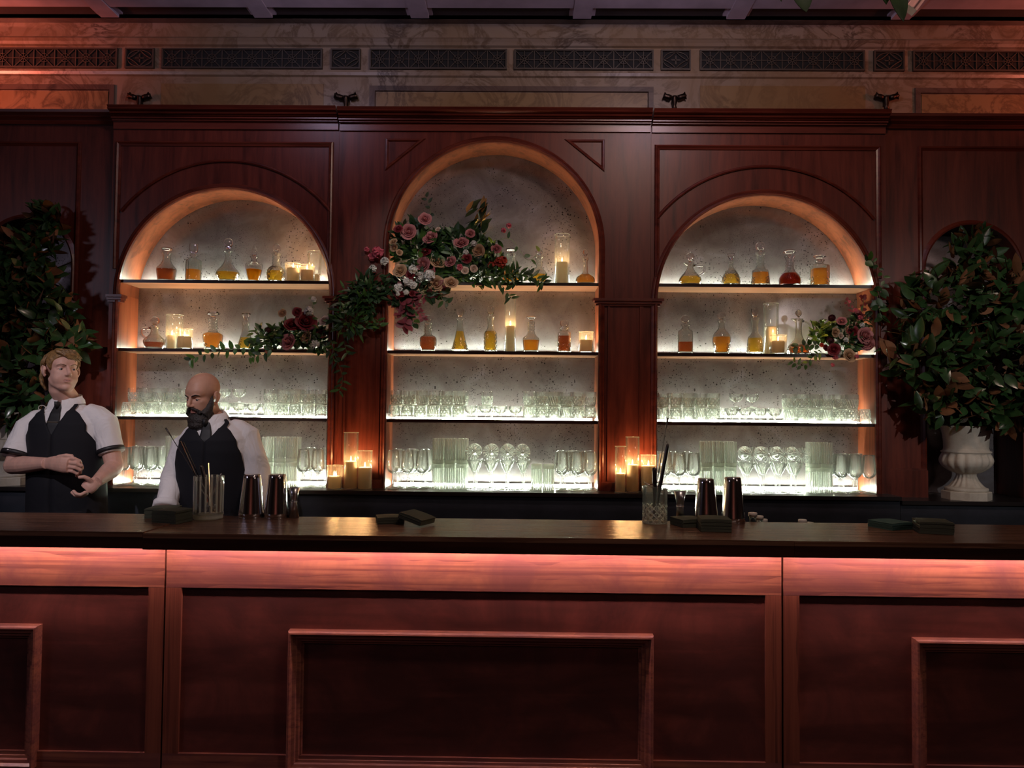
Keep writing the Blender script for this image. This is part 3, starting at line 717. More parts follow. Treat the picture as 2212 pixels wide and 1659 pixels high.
S1, S2 = 'top right shelf', 'second right shelf'
decanter('R', 1, 1491, RN, 614.5, [(0, 84), (10, 94), (55, 106), (90, 88), (125, 54), (160, 30), (185, 25), (205, 34), (212, 36)], 82, [(218, 10), (232, 14), (255, 32), (282, 39), (302, 28), (316, 6), (318, 0)],
         'round-bellied handled jug decanter, first from left on '+S1, ('fan', 12, 5, 120, .07), ('diamond', 8, .1), lmat='whiskey_gold', handle=HND(1, 30, 190, 66, 96, 11, 1.5), spout=-1)
decanter('R', 1, 1579, RN, 614.5, [(0, 78), (10, 84), (50, 86), (100, 74), (135, 52), (165, 28), (185, 21), (218, 20), (226, 28), (234, 27)], 112, [(238, 10), (250, 13), (275, 28), (302, 36), (310, 30), (313, 0)],
         'bell-shaped cut decanter with flared stopper on '+S1, ('diamond', 12, 4, 140, .1), ('facet', 8, .3), lmat='whiskey_gold')
decanter('R', 1, 1642.6, RN, 614.5, [(0, 88), (10, 88), (80, 80), (130, 76), (142, 72), (152, 70), (160, 52), (176, 42)]+RING(184, 4, 29, 40, 30)+[(300, 45), (314, 45)], 132, [(318, 14), (332, 16), (350, 36), (375, 45), (402, 36), (420, 10), (422, 0)],
         'tallest ring-necked decanter with large ball stopper on '+S1, ('diamond', 16, 4, 85, .08), lmat='whiskey')
decanter('R', 1, 1706, RN, 614.5, [(0, 88), (10, 94), (60, 99), (90, 92), (120, 72), (145, 46), (165, 38)]+RING(172, 3, 26, 40, 31)+[(262, 40), (278, 48), (286, 46)], 122, [(292, 16), (302, 18), (314, 56), (328, 61), (340, 44), (346, 0)],
         'ship-shaped decanter of dark red spirit with wide mushroom stopper on '+S1, None, lmat='whiskey_red')
decanter('R', 1, 1770.7, RN, 614.5, [(0, 76), (6, 80), (190, 80), (200, 74), (212, 40), (228, 30), (240, 44), (250, 43)], 168, [(254, 20), (266, 24), (276, 54), (286, 58), (296, 38), (299, 0)],
         'square lattice-cut decanter with flat disc stopper on '+S1, ('diamond', 14, 3, 90, .07), lmat='whiskey', square=200)
decanter('R', 2, 1480.6, RN, 764, [(0, 64), (6, 68), (60, 69), (205, 69), (220, 56), (234, 32), (252, 28), (264, 42), (274, 42)], 112, [(278, 14), (288, 18), (302, 36), (325, 44), (348, 34), (360, 8), (362, 0)],
         'straight fluted decanter with ball stopper, first from left on '+S2, ('flute', 16, 4, 210, .05), lmat='whiskey_dark')
decanter('R', 2, 1558.7, RN, 764.3, [(0, 58), (10, 64), (60, 76), (120, 83), (175, 80), (205, 60), (225, 38), (245, 27), (290, 26), (302, 37), (312, 37)], 160, [(316, 12), (326, 14), (340, 32), (358, 39), (378, 30), (390, 8), (392, 0)],
         'oval-bodied cut decanter with ball stopper on '+S2, ('diamond', 14, 5, 100, .08), lmat='whiskey')
decanter('R', 2, 1631, RN, 764.5, [(0, 78), (8, 78), (80, 72), (150, 66), (168, 58), (190, 36), (215, 27), (280, 28), (325, 38), (338, 37)], 152, [(342, 16), (352, 18), (362, 27), (400, 34), (424, 36), (428, 0)],
         'tapering lattice-cut decanter with tall block stopper beside the candle on '+S2, ('diamond', 16, 4, 100, .08), ('facet', 6, .6), lmat='whiskey_gold')
decanter('R', 2, 1725.6, RN, 764.5, [(0, 86), (10, 98), (55, 106), (90, 88), (125, 56), (160, 36), (210, 26), (280, 28), (322, 38), (332, 40)], 92, [(336, 8), (355, 8), (365, 22), (386, 31), (408, 22), (420, 4), (422, 0)],
         'slender-necked ewer decanter with looped handle beside the flowers on '+S2, ('diamond', 18, 6, 90, .07), lmat='whiskey_dark', handle=HND(1, 30, 315, 52, 115, 9, .55), spout=-1)

# ------------------------------------------------------------------ candles in glass cylinders
def candle(px, base, Y, z, gr, gh, cr, ch, lab, dx=0, sc=1.0, flames=1, lit=True):
    """sizes in photo px at depth Y"""
    s = Y/F; p = at(px, base, Y); c = Vector((p.x, Y, z+.0006))
    g = thing('hurricane_glass', 'clear glass cylinder around the '+lab, 'candle holder', c, 'glass hurricane cylinders')
    R, Hh = gr*s, gh*s
    b = MB(); b.lathe([(0, 0), (R, 0), (R, Hh)], 32); b.lathe([(R-.002, Hh), (R-.002, .006), (0, .006)], 32); b.build('cylinder', 'clear_glass', g, local=True)
    b = MB(); b.tube([(R*cos(a), R*sin(a), Hh) for a in [2*pi*i/32 for i in range(33)]], .0016, 5, caps=False)
    b.tube([(R*cos(a), R*sin(a), .003) for a in [2*pi*i/32 for i in range(33)]], .002, 5, caps=False); b.build('rim', 'rim_glass', g, local=True)
    cc = Vector((p.x+dx*s, Y, z+.0075)); r, h = cr*s, ch*s
    t = thing('pillar_candle', 'ivory '+lab, 'candle', cc, 'ivory pillar candles')
    b = MB(); b.lathe([(0, 0), (r*.98, 0), (r, .004), (r, h-.006), (r*.95, h-.001), (r*.86, h), (r*.8, h-.006), (r*.2, h-.009), (0, h-.009)], 28,
                      rf=lambda th, zz, rr, i: rr*(1+.02*noise.noise(Vector((cos(th)*2, sin(th)*2+px, zz*20))))); b.build('wax', 'candle_wax', t, local=True)
    b = MB(); b.tube([(0, 0, h-.011), (.0008, 0, h+.002)], .0012, 6); b.build('wick', 'black', t, local=True)
    if lit:
        for k in range(flames):
            o = Vector((k*.010-(flames-1)*.003, 0, h-.002)); q = .85
            b = MB(); b.lathe([(0, 0), (.0034*q, .004), (.0048*q, .009), (.0036*q, .017), (.0016*q, .026), (0, .032)], 12, c=o); b.build('flame', 'flame', t, local=True)
        L = light('POINT', 'candle_light', cc+Vector((0, 0, h+.012)), 2.5, (1.0, .52, .2), .008)
YS = 4.70
candle(632, 602, YS-.02, SH[1], 17, 41, 13.5, 29.5, 'short candle next to a cut decanter, top left shelf', dx=1)
candle(663, 603, YS-.05, SH[1], 16.3, 36, 13, 24, 'shortest lit candle at right of the top left shelf')
candle(679, 604, YS+.035, SH[1], 15, 71, 8, 19, 'thin candle behind shorter ones, top left shelf', dx=3, lit=False)
candle(376, 748, YS+.03, SH[2], 17.7, 76, 9, 30, 'thin candle behind a wide one, second left shelf', dx=-5)
candle(398.5, 748, YS-.06, SH[2], 16.3, 43, 14, 25, 'short wide candle beside the jug decanter, second left shelf')
candle(1213.7, 612, YS, SH[1], 16.4, 110, 12.2, 48, 'tall candle alone on the top centre shelf')
candle(1102, 757, YS, SH[2], 12.2, 124, 8.8, 56, 'tall slim candle on the second centre shelf')
candle(1266, 759, YS-.03, SH[2], 16, 45, 13, 26, 'short candle at the right end of the second centre shelf')
candle(1665.6, 764, YS+.03, SH[2], 16, 111, 12.5, 59, 'tall unlit-looking candle on the second right shelf', dx=-1.5, lit=False)
candle(1681, 764, YS-.072, SH[2], 17.8, 40, 13, 26, 'short candle in front of a tall one, second right shelf')
candle(722.5, 1056, 4.50, ZC, 17, 51, 13.5, 26, 'shortest candle of the trio left of the centre niche', flames=2)
candle(757, 1056, 4.51, ZC, 16, 122, 13.2, 58, 'tallest candle of the trio left of the centre niche')
candle(787.5, 1056, 4.49, ZC, 16, 84, 14, 46, 'middle-height candle of the trio left of the centre niche')
candle(1340, 1062, 4.49, ZC, 12, 99, 9.8, 39, 'slim candle of the trio right of the centre niche')
candle(1366, 1062, 4.53, ZC, 15.2, 118, 12.4, 56, 'tallest candle of the trio right of the centre niche')
candle(1400.5, 1062, 4.52, ZC, 17, 80, 14.5, 55, 'wide candle behind the mixing glass, right of the centre niche')
# ------------------------------------------------------------------ glassware (copies share meshes)
def shell(prof, w, n, rf=None, base=.008):
    """closed glass vessel from outer profile (r, z) bottom to rim"""
    b = MB(); inner = [(max(r-w, .0008), z) for r, z in prof if z >= base]
    no = len(prof)+1
    f = (lambda th, z, r, i: rf(th, z, r, i) if i < no else r) if rf else None
    b.lathe([(0, prof[0][1])]+prof+inner[::-1]+[(0, max(base, inner[0][1]))], n, rf=f)
    return b
def mk(b, name, mat, mask=None):
    me = b.mesh(name, fix=True); me.materials.append(MATS[mat])
    if mask:
        at_ = me.attributes.new('cut', 'FLOAT', 'POINT')
        at_.data.foreach_set('value', [mask(atan2(v.co.y, v.co.x), v.co.z) for v in me.vertices])
    return me
def m_diamond(th, z):
    if z < .006: return 1
    if not .006 < z < .058: return .45*max(0, 1-abs(th*9/pi % 1-.5)*7)*(z < .08)
    k = z*118; a, b = abs(sin(4.5*th+k)), abs(sin(4.5*th-k)); return 1 if min(a, b) < .30 else .26
def m_swirl(th, z): return 1 if z < .006 else (1 if abs(sin(7*th+z*70)) < .42 and z < .056 else .26)
def m_flute(th, z): return 1 if z < .015 or abs(z-.020) < .0022 else (1 if abs(cos(9*th)) < .42 else .24)
def m_bowl(n, z0, z1): return lambda th, z: 1 if (z0 < z < z1 and abs(cos(n*th)) < .30) or z < .003 else .10

def lin(p, step):
    return [(r, h) for h, r in resample([(h, r) for r, h in p], step)]
RH, RR = .0865, .0365
rocks_prof = lin([(.026, 0), (.031, .003), (.0345, .016), (RR, .04), (RR, RH)], .0022)
G_rock_d = mk(shell(rocks_prof, .0030, 56, cutfn(('diamond', 9, .004, .055, .13)), .011), 'rocks_glass_diamond', 'tumbler_glass', m_diamond)
def swirl(th, z, r, i): return r*(1-.08*(z < .052)*abs(sin(7*th+z*55)))
G_rock_s = mk(shell(rocks_prof, .0030, 56, swirl, .011), 'rocks_glass_swirl', 'tumbler_glass', m_swirl)
HH = .148
high_prof = lin([(.028, 0), (.0315, .002), (.0322, .02), (.0330, HH)], .006)
def flt(th, z, r, i): return r*(1-.06*(.016 < z < HH-.012)*(1-abs(cos(9*th))) - .03*(.010 < z < .014))
G_high = mk(shell(high_prof, .0032, 72, flt, .016), 'highball_glass', 'tumbler_glass', m_flute)
wine_prof = smoothp([(0, .036), (.003, .036), (.006, .010), (.012, .0042), (.080, .0040), (.090, .008), (.098, .026), (.118, .0385), (.140, .040), (.190, .035), (.228, .0315)], 1)
def stemmed(prof, zb, w, n=24, rf=None):
    """solid foot and stem, hollow bowl above zb"""
    b = MB(); out = [(r, h) for h, r in prof]; inn = [(max(.0005, r-w), h) for r, h in out if h > zb]
    no = len(out)+1
    f = (lambda th, z, r, i: rf(th, z, r, i) if i < no else r) if rf else None
    b.lathe([(0, 0)]+out+inn[::-1]+[(0, zb)], n, rf=f); return b
wp = resample(wine_prof, .006)
def winecut(th, z, r, i): return r*(1-.05*(.092 < z < .15)*(1-abs(cos(7*th))))
G_wine = mk(stemmed(wp, .092, .0013, 42, winecut), 'wine_glass', 'stem_glass', m_bowl(7, .096, .140))
cp = resample(smoothp([(0, .030), (.003, .030), (.007, .008), (.016, .005), (.030, .006), (.036, .012), (.046, .034), (.062, .0415), (.086, .0405)], 1), .004)
def coupecut(th, z, r, i): return r*(1-.06*(.036 < z < .07)*(1-abs(cos(5*th))))
G_coupe = mk(stemmed(cp, .040, .0016, 40, coupecut), 'coupe_glass', 'stem_glass', m_bowl(5, .036, .068))
vp = resample(smoothp([(0, .046), (.004, .046), (.010, .012), (.022, .005), (.090, .0048), (.100, .009), (.150, .036), (.176, .0445)], 1), .005)
def footcut(th, z, r, i): return r*(1-.07*(z < .012)*(r < .044)*(1-abs(cos(8*th)))-.05*(z > .1)*(z < .15)*(1-abs(cos(6*th))))
G_vee = mk(stemmed(vp, .104, .0016, 64, footcut), 'cordial_glass', 'stem_glass', lambda th, z: 1 if (z < .0115 and abs(cos(8*th)) < .42) or (.105 < z < .15 and abs(cos(6*th)) < .25) else .14)
USED = {}
def put(me, name, x, y, z, label, cat, group, flip=False, rot=None, rz=None):
    o = link(name, me); o.location = (x, y, z); rz = R0.uniform(0, 6.28) if rz is None else rz
    o.rotation_euler = (pi, 0, rz) if flip else (rot if rot else (0, 0, rz))
    USED[label] = USED.get(label, 0)+1
    return tag(o, label, cat, group)
YR = (4.657, 4.739)
def gx(px, py, Y): return at(px, py, Y).x
def tumblers(u, where, pxs_b, pxs_t, py, dtop=None):
    """bottom tier turned upside down, upper tier upright on top, two rows deep"""
    grp = 'cut rocks glasses on the third shelves'; z = SH[3]+.0008
    for tier, pxs in (('bottom', pxs_b), ('upper', pxs_t)):
        for r, Y in enumerate(YR):
            if r == 1 and tier == 'bottom': row = 'back'
            else: row = ('front', 'back')[r]
            for i, px in enumerate(pxs):
                x = gx(px, py, YR[0])+(.012 if r else 0)
                if r and x+RR > NI[u][1]: continue
                if x-RR < NI[u][0] or x+RR > NI[u][1]: x = min(max(x, NI[u][0]+RR+.004), NI[u][1]-RR-.004)
                me = G_rock_d if (i+r+(tier == 'upper')) % 3 else G_rock_s
                lab = '%s rocks glass from left, %s %s row, %s of %s third shelf' % (ORD[i], tier, row, where, NAME[u])
                if tier == 'bottom': put(me, 'rocks_glass', x, Y, z+RH, lab, 'glass', grp, flip=True)
                else: put(me, 'rocks_glass', x, Y, z+RH+.0008, lab, 'glass', grp)
tumblers('L', 'left block', [276+27.6*i for i in range(6)], [289+27.6*i for i in range(5)], 890)
tumblers('L', 'right block', [582+27.6*i for i in range(5)], [582+27.6*i for i in range(5)], 895)
tumblers('C', 'left block', [851.5+27.6*i for i in range(6)], [856+27.3*i for i in range(6)], 900)
tumblers('C', 'right block', [1142.5+26.5*i for i in range(6)], [1142.5+26.5*i for i in range(6)], 904)
tumblers('R', 'left block', [1433+27.4*i for i in range(5)], [1433+27.4*i for i in range(5)], 910)
tumblers('R', 'right block', [1708+26.6*i for i in range(7)], [1708+26.6*i for i in range(6)], 912)
def coupes(u, pxs, py, rows, tops):
    z = SH[3]+.0008; grp = 'crystal coupes on the third shelves'; wd = {'L': 'left', 'C': 'centre', 'R': 'right'}[u]
    for r in range(rows):
        Y = (4.66, 4.752)[r]
        for i, px in enumerate(pxs):
            put(G_coupe, 'coupe_glass', gx(px, py, 4.66)+(-.012 if r else 0), Y, z, '%s crystal coupe from left, %s row on the %s third shelf' % (ORD[i], ('front', 'back')[r], wd), 'glass', grp)
    for k, px in enumerate(tops):
        put(G_coupe, 'coupe_glass', gx(px, py, 4.70), 4.70, z+.0868, '%s coupe from left of those stacked on other coupes, %s third shelf' % (ORD[k], wd), 'glass', grp)
coupes('C', [1016.5, 1049, 1081, 1113], 906, 1, [])
put(G_coupe, 'coupe_glass', gx(1017, 906, 4.752)+.035, 4.752, SH[3]+.0008, 'coupe directly behind the first coupe on the centre third shelf', 'glass', 'crystal coupes on the third shelves')
put(G_coupe, 'coupe_glass', gx(1050, 906, 4.752)+.035, 4.752, SH[3]+.0008, 'coupe directly behind the second coupe on the centre third shelf', 'glass', 'crystal coupes on the third shelves')
put(G_rock_d, 'rocks_glass', gx(1052, 906, 4.705), 4.706, SH[3]+.0876, 'cut rocks glass standing on top of two coupes, centre third shelf', 'glass', 'cut rocks glasses on the third shelves')
coupes('R', [1580, 1611, 1642, 1673], 912, 2, [1590, 1624])
coupes('L', [485, 516, 547], 898, 2, [482, 516])

grpw, grph, grpv = 'wine glasses on the niche floors', 'fluted highball glasses on the niche floors', 'cordial glasses on the niche floors'
ZF = ZC+.0008
def wines(u, where, pxs, py, rows=3, off=.022):
    for r in range(rows):
        Y = 4.565+.082*r
        for i, px in enumerate(pxs):
            x = gx(px, py, 4.565)+off*(r % 2)
            if x-.041 < NI[u][0] or x+.041 > NI[u][1]: continue
            put(G_wine, 'wine_glass', x, Y, ZF, '%s wine glass from left, %s row, %s end of the %s niche floor' % (ORD[i], ('front', 'middle', 'back')[r], where, NAME[u]), 'wine glass', grpw)
def highs(u, where, pxs, py, tiers=2, rows=2):
    for tr in range(tiers):
        for r in range(rows):
            Y = 4.60+.074*r
            for i, px in enumerate(pxs):
                lab = '%s highball from left, %s %s row, %s stack of the %s niche floor' % (ORD[i], ('bottom', 'upper')[tr], ('front', 'back')[r], where, NAME[u])
                x = gx(px, py, 4.60)+.004*r
                put(G_high, 'highball_glass', x, Y, ZF+HH+(tr*.0008), lab, 'highball glass', grph, flip=(tr == 0))
wines('L', 'left', [266, 296.5, 327], 1050)
highs('L', 'left', [368, 393.5, 419], 1050)
highs('L', 'right', [576, 602, 628], 1056)
wines('L', 'right', [654.5, 685.5], 1058)
wines('C', 'left', [849, 880, 911], 1056)
highs('C', 'left', [945, 970.5, 996], 1058)
highs('C', 'right', [1158.5, 1184.5], 1062, tiers=1)
wines('C', 'right', [1213.5, 1244.5, 1275.5], 1062)
wines('R', 'left', [1436, 1467, 1498], 1064)
highs('R', 'left', [1527, 1553, 1579], 1068)
highs('R', 'right', [1761, 1786.3], 1072)
wines('R', 'right', [1817, 1847.5, 1877.5], 1072)
def vees(u, pxs, py, lying, behind):
    for i, px in enumerate(pxs):
        for r in range(2):
            put(G_vee, 'cordial_glass', gx(px, py, 4.57)+.008*r, 4.57+.096*r, ZF, '%s upright cordial glass from left, %s row, %s niche floor' % (ORD[i], ('front', 'back')[r], NAME[u]), 'cordial glass', grpv)
    zl = ZF+.176+.0475
    for i, px in enumerate(lying):
        put(G_vee, 'cordial_glass', gx(px, 988, 4.54), 4.54, zl, '%s cordial glass from left lying with its foot forward, %s niche' % (ORD[i], NAME[u]), 'cordial glass', grpv, rot=(-pi/2, R0.uniform(-.2, .2), 0))
    for i, px in enumerate(behind):
        put(G_vee, 'cordial_glass', gx(px, 980, 4.62), 4.632, zl+.032, '%s cordial glass from left lying behind other feet, %s niche' % (ORD[i], NAME[u]), 'cordial glass', grpv, rot=(-pi/2, R0.uniform(-.2, .2), 0))
vees('C', [1024, 1059, 1094, 1128.5], 1060, [1022, 1060, 1095.5, 1128.5], [])
vees('R', [1614, 1649, 1684, 1718], 1070, [1627, 1663, 1698, 1733], [])
# ------------------------------------------------------------------ leaves and flowers
plain('leaf_magnolia', (.030, .075, .024), .22, spec=.6, var=.35, vscale=14)
plain('leaf_magnolia_back', (.20, .085, .035), .7, var=.3, vscale=14)
plain('leaf_smilax', (.05, .12, .022), .4, var=.4, vscale=20)
plain('leaf_dark', (.022, .055, .018), .4, var=.4, vscale=20)
plain('leaf_lime', (.26, .36, .05), .5, var=.3, vscale=20)
plain('leaf_mauve', (.22, .04, .055), .5, var=.35, vscale=20)
plain('leaf_gold', (.38, .20, .05), .45, var=.3, vscale=20)
plain('stem_green', (.10, .14, .05), .5)
plain('branch_brown', (.07, .045, .03), .8)
plain('rose_mauve', (.46, .17, .17), .55, var=.15, vscale=40)
plain('rose_tan', (.52, .33, .19), .55, var=.15, vscale=40)
plain('rose_burgundy', (.20, .018, .025), .5, var=.3, vscale=40)
plain('rose_pale', (.70, .55, .45), .55, var=.1, vscale=40)
plain('petal_white', (.80, .80, .76), .55, var=.06, vscale=40)
plain('petal_pink', (.62, .12, .17), .5, var=.25, vscale=40)
plain('petal_red', (.50, .06, .03), .5, var=.3, vscale=40)
plain('dahlia_dark', (.06, .006, .012), .5, var=.3, vscale=60)

def leaf(mb, base, d, nrm, L, wd, m=0, m2=None, curl=.25, fold=.18, nseg=5):
    """a blade with a midrib fold; m2 = material of the underside"""
    d = Vector(d).normalized(); nrm = Vector(nrm); s = d.cross(nrm)
    if s.length < 1e-3: s = d.cross(Vector((.3, .5, .8)))
    s.normalize(); up = s.cross(d)
    def sheet(off):
        vs = []
        for i in range(nseg+1):
            u = i/nseg; w = wd*.5*(sin(pi*u**.8)**.75 if 0 < u < 1 else .02)
            c = Vector(base)+d*(L*u*(1-.12*curl*u))-up*(curl*L*u*u*.5)+up*off
            for k in (-1, 0, 1): vs.append(c+s*(w*k)+up*(abs(k)*w*fold))
        fs = []
        for i in range(nseg):
            for k in range(2): a = i*3+k; fs.append((a, a+1, a+4, a+3))
        return vs, fs
    vs, fs = sheet(0); mb.add(vs, fs, m, True)
    if m2 is not None:
        vs, fs = sheet(-.0016); mb.add(vs, [f[::-1] for f in fs], m2, True)
def rvec(r): 
    while True:
        v = Vector((r.uniform(-1, 1), r.uniform(-1, 1), r.uniform(-1, 1)))
        if .01 < v.length <= 1: return v.normalized()

def rose_mesh(name, mat, seed, layers=5, openv=1.0):
    """unit rose (radius about 1), opening along +Z"""
    r = random.Random(seed); b = MB()
    b.lathe([(0, -.55), (.28, -.5), (.42, -.2), (.36, .2), (.2, .55), (0, .6)], 10)
    for ly in range(layers):
        u = ly/(layers-1); n = 3 if ly < 2 else 5
        for k in range(n):
            th0 = 2*pi*k/n+ly*1.1+r.uniform(-.15, .15); wd = (1.25 if n == 3 else .86)*r.uniform(.9, 1.1)
            rad = .13+.50*u**.9; hgt = .84-.30*u+r.uniform(-.06, .06); out = .04+.36*u**1.8*openv*r.uniform(.7, 1.2); vs = []; NU, NV = 6, 6
            for j in range(NV+1):
                v = j/NV
                for i in range(NU+1):
                    a = (i/NU-.5)*2; th = th0+a*wd*(1-.25*(1-v))
                    rr = rad*(.55+.45*sin(v*pi*.5))+out*v*v*v+.02*r.uniform(-1, 1)
                    if v > .75: rr += .10*u*(v-.75)*4*(1+.5*cos(3*a))
                    z = -.45+(hgt+.45)*v*(1-.20*a*a+.05*sin(5*a+k))-.22*u*(v**5)
                    vs.append(Vector((rr*cos(th), rr*sin(th), z)))
            b.add(vs, [(j*(NU+1)+i, j*(NU+1)+i+1, (j+1)*(NU+1)+i+1, (j+1)*(NU+1)+i) for j in range(NV) for i in range(NU)], 0, True)
    me = b.mesh(name); me.materials.append(MATS[mat]); return me
def finish(b, st, t, name='foliage'):
    b.v += []; o_ = len(b.v); b.v += st.v
    for f, sm_ in zip(st.f, st.sm): b.f.append(tuple(i+o_ for i in f)); b.m.append(len(LM)); b.sm.append(sm_)
    return b.build(name, LM+['stem_green'], t, fix=False)
def blossom_mesh(name, mat, seed, n=9, ruff=1.0):
    """loose ruffled flower (carnation or hydrangea floret ball)"""
    r = random.Random(seed); b = MB()
    for k in range(n*3):
        d = rvec(r); d.z = abs(d.z)*.9+.05; d.normalize(); c = d*.55; a = d.cross(rvec(r)).normalized(); e = d.cross(a); vs = [c]
        for i in range(8):
            th = 2*pi*i/8; q = .42*(1+.25*ruff*sin(3*th+k)); vs.append(c+a*(q*cos(th))+e*(q*sin(th))+d*(.22+.12*sin(th*2+k)))
        b.add(vs, [(0, 1+i, 1+(i+1) % 8) for i in range(8)], 0, True)
    b.ball((0, 0, 0), .45, nu=8, nv=6)
    me = b.mesh(name); me.materials.append(MATS[mat]); return me
def dahlia_mesh(name, mat, seed):
    r = random.Random(seed); b = MB(); b.ball((0, 0, 0), .7, nu=10, nv=8)
    for k in range(70):
        z = 1-1.5*(k+.5)/70; ph = k*2.39996; q = sqrt(max(0, 1-z*z)); d = Vector((q*cos(ph), q*sin(ph), z))
        leaf(b, d*.62, (d+Vector((0, 0, .35))).normalized(), Vector((0, 0, 1)), .42, .24, 0, curl=-.5, nseg=3)
    me = b.mesh(name); me.materials.append(MATS[mat]); return me
FM = {}
for k, mt in (('mauve', 'rose_mauve'), ('tan', 'rose_tan'), ('burgundy', 'rose_burgundy'), ('pale', 'rose_pale'), ('orange', 'petal_red')):
    FM[k] = [rose_mesh('rose_'+k, mt, hash(mt) % 7+i*3+1 if 0 else 11+i*3, openv=(1.0, 1.25)[i]) for i in range(2)]
FM['white'] = [blossom_mesh('white_blossom', 'petal_white', i) for i in range(2)]
FM['pink'] = [blossom_mesh('pink_blossom', 'petal_pink', i+5, 6, 1.6) for i in range(2)]
FM['red'] = [blossom_mesh('red_blossom', 'petal_red', i+9, 6, 1.6) for i in range(2)]
FM['dark'] = [dahlia_mesh('dahlia', 'dahlia_dark', 3)]
FN = dict(mauve='rose', tan='rose', burgundy='rose', pale='rose', orange='rose', white='white_blossom', pink='pink_blossom', red='red_blossom', dark='dahlia')
FL = dict(mauve='dusty mauve rose', tan='tan rose', burgundy='burgundy rose', pale='pale cream rose', orange='orange red rose', white='white ruffled blossom', pink='deep pink blossom', red='red blossom', dark='dark burgundy dahlia')
def flower(t, kind, px, py, Y, rpx, r, face=None):
    p = at(px, py, Y); s = rpx/F*Y; me = r.choice(FM[kind]); o = link(FN[kind], me, t)
    d = Vector(face) if face else Vector((r.uniform(-.5, .5), -1, r.uniform(-.15, .75)))
    o.location = p-t.location; o.scale = (s, s, s); o.rotation_euler = (d.normalized().to_track_quat('Z', 'Y') @ Matrix.Rotation(r.uniform(0, 6), 3, 'Z').to_quaternion()).to_euler()
    o['label'] = FL[kind]; return o
def vine(mb, pts, n, L, wd, r, mats=(0,), stem=None, two=None, spread=1.0, rad=.0014):
    """stem along pts with alternate leaves"""
    P = [Vector(p) for p in pts]
    for _ in range(2):
        q = [P[0]]
        for a, b in zip(P, P[1:]): q += [a*.75+b*.25, a*.25+b*.75]
        P = q+[P[-1]]
    if stem is not None: stem.tube(P, rad, 5)
    tot = len(P)-1
    for i in range(n):
        u = (i+.5)/n*tot; j = int(u); p = P[j].lerp(P[min(j+1, tot)], u-j); tdir = (P[min(j+1, tot)]-P[max(j-1, 0)]).normalized()
        side = tdir.cross(Vector((0, 1, 0))).normalized()*(1 if i % 2 else -1)
        d = (tdir*.5+side*spread+rvec(r)*.55+Vector((0, -.25, -.1))).normalized()
        leaf(mb, p, d, Vector((0, -1, .4))+rvec(r)*.5, L*r.uniform(.7, 1.2), wd*r.uniform(.8, 1.15), r.choice(mats), two, curl=r.uniform(-.1, .5))
def clump(mb, cx, cy, Y, rx, ry, depth, n, L, wd, r, mats=(0,), two=None, stem=None):
    s = Y/F
    for i in range(n):
        a, q = r.uniform(0, 2*pi), sqrt(r.random()); px, py = cx+rx*q*cos(a), cy+ry*q*sin(a)
        p = at(px, py, Y+r.uniform(-depth, depth)*(1-.6*q)); c = at(cx, cy+ry*.3, Y+.02)
        d = ((p-c).normalized()+rvec(r)*.8+Vector((0, -.45, 0))).normalized()
        leaf(mb, p-d*L*.4, d, Vector((0, -1, .6))+rvec(r)*.7, L*r.uniform(.6, 1.25), wd*r.uniform(.7, 1.2), r.choice(mats), two, curl=r.uniform(0, .7))
        if stem is not None and i % 3 == 0: stem.tube([c+(p-c)*.2+rvec(r)*.01, p-d*L*.4], .0011, 4)
LM = ['leaf_dark', 'leaf_smilax', 'leaf_lime', 'leaf_mauve', 'leaf_gold']

# --- large arrangement on the centre niche, spilling over the left pilaster
r = random.Random(21); YA = 4.54
p0 = at(940, 612, 4.62)
t = thing('flower_arrangement', 'large rose and smilax arrangement spilling over the top centre shelf', 'flower arrangement', (p0.x, 4.66, SH[1]), 'flower arrangements on the niches')
def cc(x, y): return 780+x/5.53, 420+y/5.53
for kind, x, y, rp in (('mauve', 765, 300, 66), ('mauve', 570, 450, 78), ('mauve', 835, 525, 76), ('mauve', 1200, 590, 76), ('mauve', 750, 845, 82), ('mauve', 1075, 810, 62), ('mauve', 1615, 655, 52),
        ('mauve', 1305, 470, 48), ('tan', 390, 570, 42), ('tan', 398, 645, 42), ('tan', 455, 695, 34), ('tan', 470, 915, 70), ('tan', 920, 825, 82), ('tan', 900, 1070, 80), ('tan', 1072, 1060, 70), ('tan', 1405, 680, 66),
        ('burgundy', 445, 415, 46), ('burgundy', 765, 690, 66), ('burgundy', 1265, 770, 52), ('burgundy', 610, 1185, 34), ('burgundy', 890, 1180, 46), ('burgundy', 590, 960, 50), ('burgundy', 470, 1190, 44),
        ('pink', 200, 690, 74), ('pink', 130, 745, 50), ('pink', 70, 660, 34), ('red', 1670, 815, 82), ('red', 1560, 850, 50), ('pink', 1765, 375, 34), ('pink', 1700, 430, 34), ('pink', 1180, 870, 40),
        ('white', 280, 800, 52), ('white', 140, 885, 46), ('white', 620, 900, 56), ('white', 710, 990, 66), ('white', 822, 970, 70), ('white', 450, 1125, 64), ('white', 560, 1045, 60), ('white', 625, 1085, 50), ('white', 540, 1170, 36),
        ('white', 1345, 590, 40), ('white', 1250, 695, 36), ('pale', 1345, 885, 38), ('pale', 1240, 910, 40), ('pale', 920, 420, 28), ('white', 440, 1190, 26)):
    px, py = cc(x, y); dY = (4.60 if 700 < x < 1700 and y > 300 else 4.56)-.05*(y > 850)
    flower(t, kind, px, py, dY+r.uniform(-.02, .02), rp/5.53*1.08, r)
b = MB(); st = MB()
clump(b, 905, 530, 4.63, 62, 55, .07, 230, .075, .032, r, (0, 0, 0, 1), stem=st)
clump(b, 985, 545, 4.64, 75, 55, .06, 260, .07, .03, r, (0, 0, 0, 1), stem=st)
clump(b, 1030, 590, 4.62, 70, 26, .06, 150, .06, .024, r, (1, 0, 1), stem=st)
